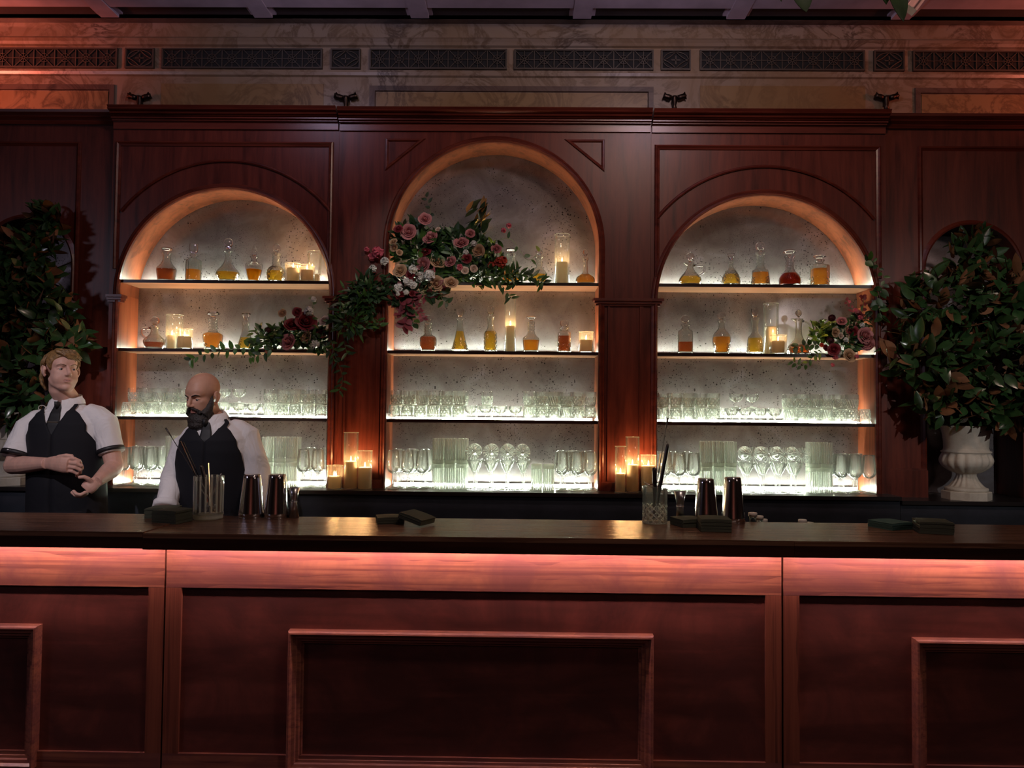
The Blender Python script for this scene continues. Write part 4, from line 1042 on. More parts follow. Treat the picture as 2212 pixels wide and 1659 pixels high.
clump(b, 900, 620, 4.56, 70, 38, .05, 170, .065, .03, r, (0, 0, 3, 0), stem=st)
clump(b, 870, 645, 4.54, 32, 40, .04, 70, .06, .032, r, (3, 0, 3), stem=st)
clump(b, 1065, 560, 4.63, 26, 40, .05, 60, .055, .024, r, (1, 0, 2), stem=st)
clump(b, 1110, 597, 4.60, 46, 18, .05, 70, .06, .018, r, (1, 1, 0), stem=st)
# tall magnolia sprig, golden undersides
for k in range(26):
    px, py = 1030+r.uniform(-16, 22), 440+r.uniform(0, 62); p = at(px, py, 4.66+r.uniform(-.02, .04)); d = Vector((r.uniform(-.1, .9), r.uniform(-.6, .2), r.uniform(.3, 1)))
    leaf(b, p-d.normalized()*.05, d, Vector((-.5, -.6, .5))+rvec(r)*.5, r.uniform(.09, .13), .045, 4 if k % 3 == 0 else 0, None, curl=r.uniform(0, .5))
def pl(seq, Y): return [at(x, y, Y+(dy[0] if dy else 0)) for x, y, *dy in seq]
vine(b, pl([(905, 520), (935, 460), (920, 425)], 4.68), 9, .045, .022, r, (0,), st)
vine(b, pl([(1070, 520), (1105, 512), (1125, 545), (1142, 568), (1168, 540)], 4.62), 6, .05, .024, r, (1, 2), st)
vine(b, pl([(1040, 600), (1090, 590), (1140, 592), (1175, 610)], 4.58), 30, .07, .02, r, (1, 1, 0), st)
vine(b, pl([(1060, 606), (1085, 615), (1105, 645)], 4.57), 12, .06, .02, r, (1,), st)
vine(b, pl([(950, 625), (955, 650), (968, 655)], 4.55), 8, .05, .022, r, (0, 1), st)
vine(b, pl([(875, 650), (880, 690), (872, 705)], 4.54), 10, .07, .04, r, (3,), st)
vine(b, pl([(895, 640), (905, 668), (915, 690)], 4.55), 26, .028, .02, r, (3,), st)
vine(b, pl([(885, 670), (895, 690), (893, 700)], 4.56), 6, .06, .034, r, (1, 0), st)
# trailing smilax over the pilaster
clump(b, 775, 640, 4.505, 48, 40, .02, 110, .075, .022, r, (0, 0, 1), stem=st)
clump(b, 760, 690, 4.51, 45, 38, .02, 80, .075, .022, r, (0, 1, 1), stem=st)
clump(b, 800, 620, 4.50, 40, 34, .02, 80, .07, .026, r, (0, 0, 0), stem=st)
vine(b, pl([(835, 620), (780, 640), (735, 655), (718, 700)], 4.53), 20, .07, .022, r, (0, 1), st)
vine(b, pl([(800, 650), (790, 680), (815, 690), (822, 705)], 4.54), 14, .065, .02, r, (1, 1, 0), st)
vine(b, pl([(745, 690), (742, 735), (750, 765)], 4.54), 12, .06, .018, r, (1, 0), st)
vine(b, pl([(715, 735), (722, 765), (735, 795), (742, 822), (732, 845)], 4.55), 16, .062, .02, r, (1, 1, 0), st, spread=1.3)
finish(b, st, t)

# --- small arrangement on the second left shelf
r = random.Random(5); p0 = at(650, 752, 4.66)
t = thing('flower_arrangement', 'low arrangement of burgundy and white roses trailing off the second left shelf', 'flower arrangement', (p0.x, 4.66, SH[2]), 'flower arrangements on the niches')
def cl(x, y): return 240+x/4.424, 400+y/4.424
for kind, x, y, rp in (('burgundy', 1725, 1340, 60), ('burgundy', 1860, 1310, 85), ('mauve', 1700, 1500, 66), ('tan', 1870, 1450, 52), ('white', 1945, 1520, 60), ('white', 2075, 1540, 48), ('white', 1890, 1205, 48), ('pale', 2045, 1300, 46),
                       ('tan', 1640, 1225, 34), ('dark', 1500, 1385, 30), ('orange', 1505, 1575, 30), ('burgundy', 2010, 1420, 42), ('white', 1935, 1090, 28), ('burgundy', 1780, 1215, 40)):
    px, py = cl(x, y); flower(t, kind, px, py, 4.60+r.uniform(-.02, .02), rp/4.424*1.08, r)
b = MB(); st = MB()
clump(b, 640, 722, 4.63, 62, 28, .05, 190, .06, .026, r, (0, 0, 1), stem=st)
clump(b, 580, 728, 4.61, 42, 26, .04, 90, .06, .026, r, (1, 1, 0), stem=st)
clump(b, 690, 735, 4.60, 26, 30, .04, 70, .055, .026, r, (0, 1), stem=st)
vine(b, pl([(560, 745), (520, 752), (480, 758), (440, 765), (410, 778)], 4.57), 22, .055, .026, r, (1, 1, 0), st)
vine(b, pl([(590, 752), (560, 768), (540, 772)], 4.57), 10, .05, .026, r, (1, 0), st)
vine(b, pl([(675, 690), (677, 665), (673, 642)], 4.62), 4, .03, .016, r, (1,), st)
vine(b, pl([(700, 745), (715, 762), (722, 778)], 4.56), 6, .05, .024, r, (0, 1), st)
finish(b, st, t)

# --- arrangement at the right end of the second right shelf
r = random.Random(9); p0 = at(1820, 764, 4.66)
t = thing('flower_arrangement', 'bunch with dark dahlias and lime leaves at right of second right shelf', 'flower arrangement', (p0.x, 4.66, SH[2]), 'flower arrangements on the niches')
def cr(x, y): return 1640+x/7.9, 620+y/7.9
for kind, x, y, rp in (('dark', 1240, 530, 62), ('dark', 1205, 910, 72), ('mauve', 1790, 830, 120), ('mauve', 1830, 960, 110), ('tan', 1530, 1175, 100), ('burgundy', 1270, 1070, 90), ('burgundy', 1130, 1040, 50), ('tan', 1290, 775, 70),
                       ('mauve', 1410, 590, 70), ('burgundy', 1600, 760, 80), ('pale', 1390, 830, 46), ('white', 1760, 650, 46), ('white', 1480, 900, 44), ('pink', 1300, 1200, 50), ('pink', 1660, 1190, 40), ('pink', 1250, 1330, 36),
                       ('pink', 1540, 250, 30), ('pink', 1640, 400, 44), ('pink', 1720, 520, 44), ('orange', 1070, 990, 30), ('white', 1380, 1120, 36)):
    px, py = cr(x, y); flower(t, kind, px, py, 4.60+r.uniform(-.025, .02), rp/7.9*1.05, r)
b = MB(); st = MB()
clump(b, 1778, 718, 4.645, 28, 26, .03, 90, .06, .022, r, (2, 1, 2), stem=st)
clump(b, 1830, 730, 4.63, 48, 34, .05, 170, .05, .024, r, (0, 0, 1), stem=st)
clump(b, 1860, 690, 4.64, 24, 26, .04, 50, .045, .024, r, (0, 3, 1), stem=st)
vine(b, pl([(1850, 690), (1840, 665), (1828, 650)], 4.66), 9, .03, .02, r, (3,), st)
vine(b, pl([(1858, 690), (1866, 660), (1864, 640)], 4.66), 12, .034, .022, r, (3,), st)
vine(b, pl([(1770, 745), (1740, 745), (1715, 750)], 4.59), 12, .045, .024, r, (0, 1), st)
vine(b, pl([(1775, 760), (1750, 775), (1735, 795), (1712, 780)], 4.57), 14, .045, .022, r, (1, 1, 2), st)
finish(b, st, t)

# --- thin vine on the right jamb
r = random.Random(33); p0 = at(1893, 690, 4.58)
t = thing('hanging_vine', 'thin leafy vine hanging from the right arch edge', 'vine', (p0.x, 4.585, p0.z))
b = MB(); st = MB()
vine(b, pl([(1880, 560), (1895, 572), (1905, 590), (1912, 605), (1905, 622)], 4.535), 9, .035, .022, r, (0, 1), st)
vine(b, pl([(1868, 566), (1880, 562)], 4.535), 4, .06, .036, r, (1, 0), st)
vine(b, pl([(1905, 622), (1894, 640), (1898, 665), (1906, 690)], 4.525), 14, .06, .034, r, (0, 0, 1), st)
finish(b, st, t)

# ------------------------------------------------------------------ stone urns and magnolia
def stone():
    t = NT('urn_stone'); v = t.coord(); c = t.ramp(t.noise(v, 9, 6, .65), [(.3, (.50, .44, .36)), (.65, (.72, .67, .58))])
    return t.surf(t.pbsdf(Base_Color=c, Roughness=.65, Normal=t.bump(t.noise(v, 120, 4), .25, .002)).outputs[0])
stone()
def urn(px, base, zc, Y, label):
    s = Y/F/2.37; p = at(px, base, Y); t = thing('stone_urn', label, 'urn', (p.x, Y, zc+.0006), 'pale stone urns')
    b = MB(); q = 113*s; b.lathe([(0, 0), (q, 0), (q, 38*s), (q-4*s, 42*s), (0, 42*s)], 8, rot=pi/8, smooth=False); b.build('plinth', 'urn_stone', t, local=True)
    b = MB(); pr = [(0, 42), (96, 42), (99, 50), (96, 58), (84, 62), (74, 72), (56, 95), (46, 118), (46, 128), (56, 134)]
    b.lathe([(r_*s, h*s) for h, r_ in resample([(h, r_) for r_, h in pr], 4)], 80, rf=lambda th, z, r_, i: r_*(1-.13*(1-abs(cos(8*th)))*(66*s < z < 128*s))); b.build('foot', 'urn_stone', t, local=True)
    b = MB(); pr = smoothp([(132, 54), (140, 78), (165, 112), (190, 124), (212, 120), (232, 108)], 1)
    b.lathe([(0, 132*s)]+[(r_*s, h*s) for h, r_ in resample(pr, 4)]+[(0, 232*s)], 96, rf=lambda th, z, r_, i: r_*(1-.09*(1-abs(cos(8*th)))**.8*(136*s < z < 230*s))); b.build('bowl', 'urn_stone', t, local=True)
    b = MB(); pr = [(108, 232), (114, 236), (113, 242), (104, 246), (101, 258), (102, 290), (107, 330), (116, 362), (119, 370), (113, 371), (104, 350), (98, 300), (0, 290)]
    b.lathe([(r_*s, h*s) for r_, h in pr], 48); b.build('collar', 'urn_stone', t, local=True)
    return p.x, zc+371*s
def magnolia(label, X, Y, z0, blobs, n, seed, grp='magnolia arrangements in the urns'):
    r = random.Random(seed); t = thing('magnolia_arrangement', label, 'plant', (X, Y, z0-.06), grp)
    b = MB(); st = MB(); core = MB()
    tot = sum(w for *_, w in blobs); root = Vector((X, Y, z0-.05))
    for (c, rad, w) in blobs:
        st.tube([root, (root+c)/2+Vector((0, .01, .02)), c], [.014, .009, .004], 6)
        for k in range(int(n*w/tot)):
            d = rvec(r)
            if d.y > .5 and r.random() < .7: d.y *= -1
            p = c+Vector((d.x*rad[0], d.y*rad[1], d.z*rad[2]))*r.uniform(.66, 1.02); p.y = min(p.y, 4.53+.02*r.random())
            L = r.uniform(.085, .15); od = d*.8+rvec(r)*.75+Vector((0, -.25, .1)); od.y = min(od.y, .15); od.normalize()
            fl = r.random() < .2; nn = (d*(-1 if fl else 1)+Vector((0, -.3, .5))*(-1 if fl else 1)+rvec(r)*.45)
            leaf(b, p-od*L*.4, od, nn, L, L*r.uniform(.36, .48), 0, 1, curl=r.uniform(-.15, .5), fold=r.uniform(.1, .3))
            if k % 12 == 0: st.tube([c+(p-c)*.3, c+(p-c)*.8], [.004, .002], 5)
    b.build('leaves', ['leaf_magnolia', 'leaf_magnolia_back'], t, fix=False); st.build('branches', 'branch_brown', t, fix=False)
UX, UZ = urn(2087.5, 1073, 1.033, 4.56, 'white fluted stone urn on the right back counter under magnolia')
def bl(px, py, Y, rx, ry, rz, w): return (at(px, py, Y), (rx, ry, rz), w)
magnolia('wide magnolia bush with brown-backed leaves in the right stone urn', UX, 4.56, UZ,
         [bl(2100, 560, 4.52, .13, .15, .20, 1.0), bl(2045, 660, 4.46, .27, .2, .24, 2.2), bl(2170, 660, 4.45, .25, .22, .24, 2.2), bl(2020, 770, 4.44, .28, .2, .22, 2.2), bl(2150, 790, 4.40, .26, .22, .24, 2.2),
          bl(2060, 870, 4.45, .22, .18, .14, 1.5), bl(2165, 880, 4.43, .20, .18, .14, 1.2), bl(2240, 760, 4.5, .2, .2, .3, .9)], 1250, 3)
UX2, UZ2 = urn(12, 1048, 1.055, 4.56, 'stone urn mostly hidden behind the arm of the blond bartender')
magnolia('tall dark magnolia bush behind the blond bartender at far left', UX2, 4.56, UZ2,
         [bl(105, 480, 4.54, .08, .1, .11, .8), bl(60, 560, 4.52, .20, .16, .20, 1.8), bl(20, 650, 4.50, .28, .2, .25, 2.4), bl(95, 670, 4.50, .18, .16, .2, 1.8), bl(130, 735, 4.46, .19, .14, .11, 1.3), bl(30, 780, 4.48, .28, .2, .26, 2.4), bl(60, 860, 4.46, .24, .18, .2, 1.6)], 1100, 17)

# greenery tips and a painted pole hanging into the top of the view
r = random.Random(2); b = MB(); st = MB(); p = at(1750, -60, 1.9)
t = thing('hanging_greenery', 'green leaf tips hanging into the top right of the view', 'greenery', p)
for x0, y0, x1, y1, w in ((1722, -42, 1745, 24, .055), (1925, -55, 1957, 44, .05), (1905, -60, 1918, 8, .035), (1680, -60, 1690, 2, .02)):
    a, c = at(x0, y0, 1.9), at(x1, y1, 1.9); b = MB(); leaf(b, a, c-a, (0, -1, .3), (c-a).length, w, 0, 0, curl=.15, nseg=8); b.build('leaf', 'leaf_smilax', t, fix=False)
st.tube([at(1640, -75, 1.9), at(1800, -52, 1.92), at(1960, -66, 1.9)], .006, 8)
st.build('stem', 'stem_green', t, fix=False)
plain('pole_pink', (.55, .30, .28), .5)
b = MB(); a, c = at(1966, 22, 2.5), at(2050, -90, 2.5); c = a+(c-a)*((ZCEIL-a.z)/(c.z-a.z)); b.bar(a, c, .034, .034); b.bar(a+Vector((0, -.019, 0)), c+Vector((0, -.019, 0)), .004, .004)
o = b.build('slanted_pole', 'pole_pink'); tag(o, 'pink-lit slanted square pole end at the top right', 'pole')

# ------------------------------------------------------------------ bar tools
def metal(name, col, rough):
    t = NT(name); return t.surf(t.pbsdf(Base_Color=c4(col), Metallic=1.0, Roughness=rough).outputs[0])
metal('steel', (.80, .80, .82), .12); metal('steel_brushed', (.62, .62, .64), .3); metal('copper_tin', (.72, .42, .40), .12); metal('dark_steel', (.10, .09, .09), .3)
plain('napkin_green', (.075, .085, .060), .9, bumps=(180, .3, .002))
plain('napkin_teal', (.05, .12, .11), .9)
ZT = ZB+.0008
def tin(px, base, top, wt, wb, label, Y=3.575):
    s = Y/F; p = atz(px, base, ZT); Y = p.y if 3.3 < p.y < 3.6 else Y; s = Y/F; p = at(px, base, Y); h = (base-top)*s; rt, rb = wt/2*s, wb/2*s
    t = thing('shaker_tin', label, 'cocktail shaker', (p.x, Y, ZT), 'upturned shaker tins on the bar')
    b = MB(); b.lathe([(rb-.001, .0), (rb, .001), (rb, .004), (rb-.001, .006)]+[(rb+(rt-rb)*u, .006+(h-.012)*u) for u in [i/12 for i in range(13)]]+[(rt-.003, h-.002), (rt-.006, h-.001), (0, h-.001)], 40); b.build('body', 'copper_tin' if 0 else 'steel', t, local=True)
    b = MB(); b.tube([(rt*1.0*cos(a), rt*1.0*sin(a), h-.008) for a in [2*pi*i/40 for i in range(41)]], .0014, 6, caps=False); b.build('rim_bead', 'steel', t, local=True)
tin(543, 1117, 1024, 36, 55, 'left one of two steel shaker tins beside the left mixing glass')
tin(597, 1117.5, 1024, 36, 53, 'steel shaker tin between its twin and the jigger on the left')
tin(1524.5, 1127, 1031, 34, 54, 'left one of two steel shaker tins behind the right napkins', 3.56)
tin(1583, 1128, 1031, 34, 52, 'right one of two steel shaker tins behind the right napkins', 3.56)
def jigger(px, base, top, wt, wm, wb, label, Y=3.585):
    s = Y/F; p = at(px, base, Y); h = (base-top)*s; b = MB(); t = thing('jigger', label, 'jigger', (p.x, Y, ZT), 'steel jiggers on the bar')
    a, m_, c = wb/2*s, wm/2*s, wt/2*s; k = .53
    b.lathe([(a-.001, .003), (a, 0), (m_, h*k)], 28); b.build('large_cup', 'steel_brushed', t, local=True)
    b = MB(); b.lathe([(0, h*k), (m_, h*k), (c, h), (c-.001, h), (m_-.001, h*k+.004), (0, h*k+.004)], 28); b.build('small_cup', 'steel_brushed', t, local=True)
    b = MB(); b.tube([((m_+.001)*cos(q), (m_+.001)*sin(q), h*k) for q in [2*pi*i/28 for i in range(29)]], .0022, 6, caps=False); b.build('collar', 'steel', t, local=True)
jigger(634.5, 1118, 1054, 23, 12, 23, 'steel double jigger right of the left pair of tins')
jigger(1469, 1125, 1058, 24, 14, 20, 'steel double jigger beside the right mixing glass', 3.56)
def mixglass(px, base, top, w, label, cut):
    s = 0; p = atz(px, base, ZT); Y = min(p.y+.04, 3.545); s = Y/F; p.x = at(px, base, Y).x; h = (base-top)*s; R = w/2*s
    pr = lin([(R*.93, 0), (R, .004), (R, .02), (R*.985, .04), (R, h)], .003)
    if cut == 'flute': f = lambda th, z, r, i: r*(1-.05*(z > .03)*(z < h-.02)*(1-abs(cos(8*th)))-.06*(z < .02)*abs(sin(14*th)))
    else: f = lambda th, z, r, i: r*(1-.10*(.004 < z < h*.5)*(1-min(1, 1.6*min(abs(sin(6*th+z*110)), abs(sin(6*th-z*110))))))
    b = shell(pr, .004, 64, f, .02); me = mk(b, 'mixing_glass', 'mixing_crystal', (lambda th, z: 1 if z < .02 or (z > .03 and abs(cos(8*th)) < .22) else .02) if cut == 'flute' else (lambda th, z: 1 if z < .006 or (z < h*.5 and min(abs(sin(6*th+z*110)), abs(sin(6*th-z*110))) < .3) else .05)); o = link('mixing_glass', me); o.location = (p.x, Y, ZT)
    tag(o, label, 'mixing glass', 'cut mixing glasses on the bar'); return Vector((p.x, Y, ZT)), R, h
MGL, RL, HL = mixglass(449.5, 1123, 1031, 63, 'fluted crystal mixing glass of bar tools near the bearded bartender', 'flute')
MGR, RRr, HR = mixglass(1414.5, 1124, 1045, 54, 'lattice-cut crystal mixing glass of bar tools, right side', 'diamond')
def spoon(c, foot, tipx, tipy, label, Yt):
    a = c+Vector(foot); e = at(tipx, tipy, Yt); b = MB(); t = thing('bar_spoon', label, 'bar spoon', a, 'twisted bar spoons')
    n = 160; d = (e-a); u = d.normalized(); s = u.cross(Vector((0, 1, 0))).normalized(); q = u.cross(s)
    for k in range(2): b.tube([a+d*(.06+.84*i/n)+(s*cos(i*1.1+pi*k)+q*sin(i*1.1+pi*k))*.0011 for i in range(n+1)], .0013, 5)
    b.build('handle', 'dark_steel', t)
    b = MB(); b.tube([a+d*.89, a+d*.94, e], [.0022, .0036, .0044], 8); b.build('end_weight', 'dark_steel', t)
    b = MB(); b.ball(a+d*.07, (.008, .004, .013), nu=10, nv=8); b.build('bowl', 'steel', t)
def stick(name, c, foot, tipx, tipy, Yt, rad, mat, label, cat, group=None, flat=1.0):
    a = c+Vector(foot); e = at(tipx, tipy, Yt); b = MB(); d = e-a
    b.tube([a+d*u for u in (0, .04, .5, .94, .98, 1)], [rad*.7, rad, rad, rad, rad*.85, rad*.4], 10, flat=flat); o = b.build(name, mat); return tag(o, label, cat, group)
spoon(MGL, (.049, -.002, .026), 358, 924, 'long twisted bar spoon leaning left out of the left mixing glass', MGL.y-.004)
t = thing('tongs', 'bright steel tongs leaning left in the left mixing glass', 'tongs', MGL+Vector((.012, -.01, .03)))
for k, (dx, tx) in enumerate(((0, 390), (.014, 396))):
    b = MB(); a = MGL+Vector((.024+dx, -.016, .032)); e = at(tx, 953+k*2, MGL.y-.02); b.bar(a, e, .004 if k else .011, .003); b.build('arm', 'steel', t)
stick('peeler', MGL, (.012, .022, .030), 434, 1004, MGL.y+.014, .009, 'dark_steel', 'black-handled peeler standing in the left mixing glass', 'peeler')
t = thing('strainer', 'steel julep strainer with pale edge in the left mixing glass', 'strainer', MGL+Vector((.02, .0, .03)))
b = MB(); a = MGL+Vector((.022, -.034, .032)); e = at(450, 1000, MGL.y-.034); b.bar(a, e, .010, .003); b.build('handle', 'steel_brushed', t)
b = MB(); q = a+(e-a)*.12; b.lathe([(0, -.004), (.012, -.002), (.016, .003), (.015, .004), (.011, 0), (0, -.002)], 18, c=q); b.build('bowl', 'steel', t)
stick('straw', MGL, (-.012, -.008, .024), 478, 1022, MGL.y-.01, .0035, 'steel', 'short steel rod leaning right in the left mixing glass', 'rod')
spoon(MGR, (-.015, .01, .024), 1442.5, 903, 'long twisted bar spoon upright in the right mixing glass', MGR.y+.012)
stick('muddler', MGR, (-.004, -.006, .024), 1443, 958, MGR.y-.004, .0085, 'dark_steel', 'thick dark muddler standing in the right mixing glass', 'muddler')
stick('peeler', MGR, (.006, .008, .024), 1413, 1010, MGR.y-.002, .011, 'dark_steel', 'ribbed peeler handle leaning out of the right mixing glass', 'peeler')
t = thing('strainer', 'hawthorne strainer hooked on the right mixing glass rim', 'strainer', MGR+Vector((-.02, 0, HR)))
b = MB(); q = MGR+Vector((-.024, -.004, HR+.004)); M_ = Matrix.Rotation(.5, 3, 'Y')
b.lathe([(0, 0), (.030, 0), (.031, .002), (.0, .002)], 24, c=q, mat=M_); b.build('plate', 'steel', t)
b = MB(); b.tube([q+M_ @ Vector(((.022+.003*cos(i*2.2))*cos(i*.17), (.022+.003*cos(i*2.2))*sin(i*.17), -.004+.003*sin(i*2.2))) for i in range(38)], .0008, 5); b.build('spring', 'steel', t)
b = MB(); b.bar(q, q+Vector((.055, .01, .02)), .012, .0025); b.build('handle', 'steel', t)
stick('straw', MGR, (.004, -.012, .024), 1421, 1046, MGR.y-.012, .003, 'steel', 'steel rod lying crosswise in the right mixing glass', 'rod')

def napkins(px, py, w, h, rot, zoff, label, mat='napkin_green', tilt=(0, 0), Yo=None):
    p = atz(px, py, ZT); c = Vector((p.x, Yo or p.y, ZT+zoff)); n = 12; b = MB(); r = random.Random(int(px))
    t = thing('napkin_stack', label, 'napkins', c, 'dark cocktail napkins on the bar', (tilt[0], tilt[1], rot))
    for i in range(n):
        z = h*i/n; e = .0015; k = w/2*r.uniform(.985, 1.0); g = 6; vs = []; o_ = Vector((r.uniform(-e, e), r.uniform(-e, e), 0))
        for a in range(g+1):
            for q in range(g+1):
                x, y = -k+2*k*a/g, -k+2*k*q/g; vs.append(Vector((x, y, z+.006*(i/n)*cos(x/k*1.6)*cos(y/k*1.2)))+o_)
        top = [v+Vector((0, 0, h/n*.86)) for v in vs]; m_ = (g+1)
        fs = [(a*m_+q, a*m_+q+1, (a+1)*m_+q+1, (a+1)*m_+q) for a in range(g) for q in range(g)]; N = len(vs)
        rim = [a*m_ for a in range(g+1)]+[g*m_+q for q in range(1, g+1)]+[a*m_+g for a in range(g-1, -1, -1)]+[q for q in range(g-1, 0, -1)]
        b.add(vs+top, [f[::-1] for f in fs]+[tuple(i2+N for i2 in f) for f in fs]+[(rim[j], rim[(j+1) % len(rim)], rim[(j+1) % len(rim)]+N, rim[j]+N) for j in range(len(rim))])
    b.build('folded_napkins', mat, t, local=True, fix=True)
napkins(318, 1128, .125, .048, .10, 0, 'lower dark green napkin stack, leftmost on the bar', Yo=3.54)
napkins(374, 1127, .120, .056, -.2, .0005, 'square dark green napkin stack touching the left mixing glass side', Yo=3.40)
napkins(842, 1128, .118, .028, .25, 0, 'flat green napkin stack under the tilted one, bar centre')
napkins(899, 1133, .12, .026, -.42, .019, 'tilted green napkin stack leaning on another, bar centre', tilt=(.0, .25))
napkins(1487, 1135, .12, .034, .3, 0, 'low green napkin stack in front of the right jigger')
napkins(1532, 1138, .128, .052, -.08, .001, 'thick green napkin stack in front of the right shaker tins', Yo=3.36)
napkins(1925, 1140, .135, .030, .4, 0, 'teal-edged napkin stack at the far right of the bar', 'napkin_teal')
napkins(1990, 1142, .135, .050, -.25, .001, 'thick dark napkin stack at the far right of the bar', Yo=3.37)

# bottles in the rail behind the bar, only their caps showing
plain('cap_white', (.75, .72, .68), .4); metal('cap_steel', (.8, .8, .8), .25)
glassmat('bottle_glass', (.9, .95, .95), 1.5)
for i, (px, top, rr, lb) in enumerate(((1626, 1107, 9.5, 'tallest white-capped bottle top behind the bar near the mitred joint'), (1641, 1114, 8, 'middle one of three capped bottle tops behind the bar'), (1649, 1121, 9, 'lowest of three capped bottle tops behind the bar, near the joint'),
                             (1733.5, 1122, 9, 'white-capped bottle top right of the mitred joint'), (1748.5, 1128, 9, 'low capped bottle top beside a taller one, right of joint'))):
    Y = (3.70, 3.77, 3.84, 3.70, 3.77)[i]; p = at(px, top, Y); s = Y/F; r_ = rr*s; zb = p.z-.24
    t = thing('rail_bottle', lb, 'bottle', (p.x, Y+.0, zb), 'bottles in the rail behind the bar')
    b = MB(); b.lathe([(0, 0), (.03, 0), (.032, .01), (.032, .15), (.026, .18), (r_*.8, .20), (r_*.8, .222), (0, .222)], 20); b.build('body', 'bottle_glass', t, local=True)
    b = MB(); b.lathe([(0, .2225), (r_, .2225), (r_, .238), (r_*.9, .24), (0, .24)], 20); b.build('cap', 'cap_white', t, local=True)
    SPZ = zb if i == 0 else min(SPZ, zb)
b = MB(); xa, xb = at(1600, 1110, 3.7).x, at(1775, 1110, 3.7).x
b.box((xa, YBK+.012, SPZ-.012), (xb, YBK+.27, SPZ-.001)); b.box((xa, YBK+.262, SPZ-.001), (xb, YBK+.27, SPZ+.06)); b.box((xa, YBK+.012, SPZ-.001), (xb, YBK+.018, SPZ+.10)); b.box((xa, YBK+.012, 0), (xa+.02, YBK+.27, SPZ-.012)); b.box((xb-.02, YBK+.012, 0), (xb, YBK+.27, SPZ-.012))
o = b.build('speed_rail', 'steel_brushed'); tag(o, 'bottle rail behind the bar near the mitred joint', 'bottle rail')
# ------------------------------------------------------------------ people
def skinmat(name, col, rough=.5):
    t = NT(name); v = t.coord(); c = t.ramp(t.noise(v, 22, 4), [(.3, tuple(x*.9 for x in col)), (.7, tuple(min(1, x*1.08) for x in col))])
    return t.surf(t.pbsdf(Base_Color=c, Roughness=rough, Subsurface_Weight=.15, Subsurface_Radius=(1, .35, .2), Subsurface_Scale=.006, Specular_IOR_Level=.35).outputs[0])
skinmat('skin_fair', (.62, .36, .29)); skinmat('skin_tan', (.50, .27, .19)); skinmat('lip_fair', (.54, .26, .22)); skinmat('lip_tan', (.38, .16, .13)); skinmat('scalp_stubble', (.45, .24, .17))
plain('eye_white', (.36, .32, .30), .3); plain('eye_iris', (.06, .05, .05), .15); plain('mouth_dark', (.05, .012, .012), .6)
plain('hair_blond', (.22, .12, .045), .45, var=.5, vscale=70, bumps=(200, .6, .002)); plain('hair_black', (.018, .012, .010), .55, var=.4, vscale=120, bumps=(220, .8, .004)); plain('brow_brown', (.26, .15, .09), .7)
def cloth(name, col, sc=9, st=.35, d=.02, rough=.8):
    t = NT(name); v = t.coord((1, 1, .55)); n = t.noise(v, sc, 3, .55, 1.4)
    return t.surf(t.pbsdf(Base_Color=c4(col), Roughness=rough, Normal=t.bump(n, st, d), Specular_IOR_Level=.25).outputs[0])
cloth('shirt_white', (.74, .71, .72), 9, .6, .03); cloth('apron_black', (.010, .010, .014), 7, .25, .015); plain('tie_black', (.010, .010, .012), .6); plain('trouser_black', (.012, .012, .014), .8); plain('shoe_black', (.01, .01, .01), .35); metal('tie_clip_metal', (.75, .6, .4), .3); plain('garter_black', (.012, .01, .012), .5); plain('cord_cream', (.6, .55, .5), .8)

def fuse(mb, name, voxel, smooth, mats, parent, post=None, mati=None):
    off = parent.location; me = mb.mesh(name, off, True); o = link(name, me, parent)
    rm = o.modifiers.new('r', 'REMESH'); rm.mode = 'VOXEL'; rm.voxel_size = voxel; rm.use_smooth_shade = True
    if smooth: s = o.modifiers.new('s', 'SMOOTH'); s.factor = .5; s.iterations = smooth
    dg = bpy.context.evaluated_depsgraph_get(); dg.update()
    m2 = bpy.data.meshes.new_from_object(o.evaluated_get(dg)); o.modifiers.clear(); o.data = m2; bpy.data.meshes.remove(me); m2.name = name
    m2.materials.clear()
    for m in mats: m2.materials.append(MATS[m])
    if post:
        for v in m2.vertices:
            w_ = post(v.co+off)
            if w_ is not None: v.co = w_-off
    for p in m2.polygons: p.use_smooth = True
    if mati:
        for p in m2.polygons: p.material_index = mati(p.center+off)
    m2.update(); return o

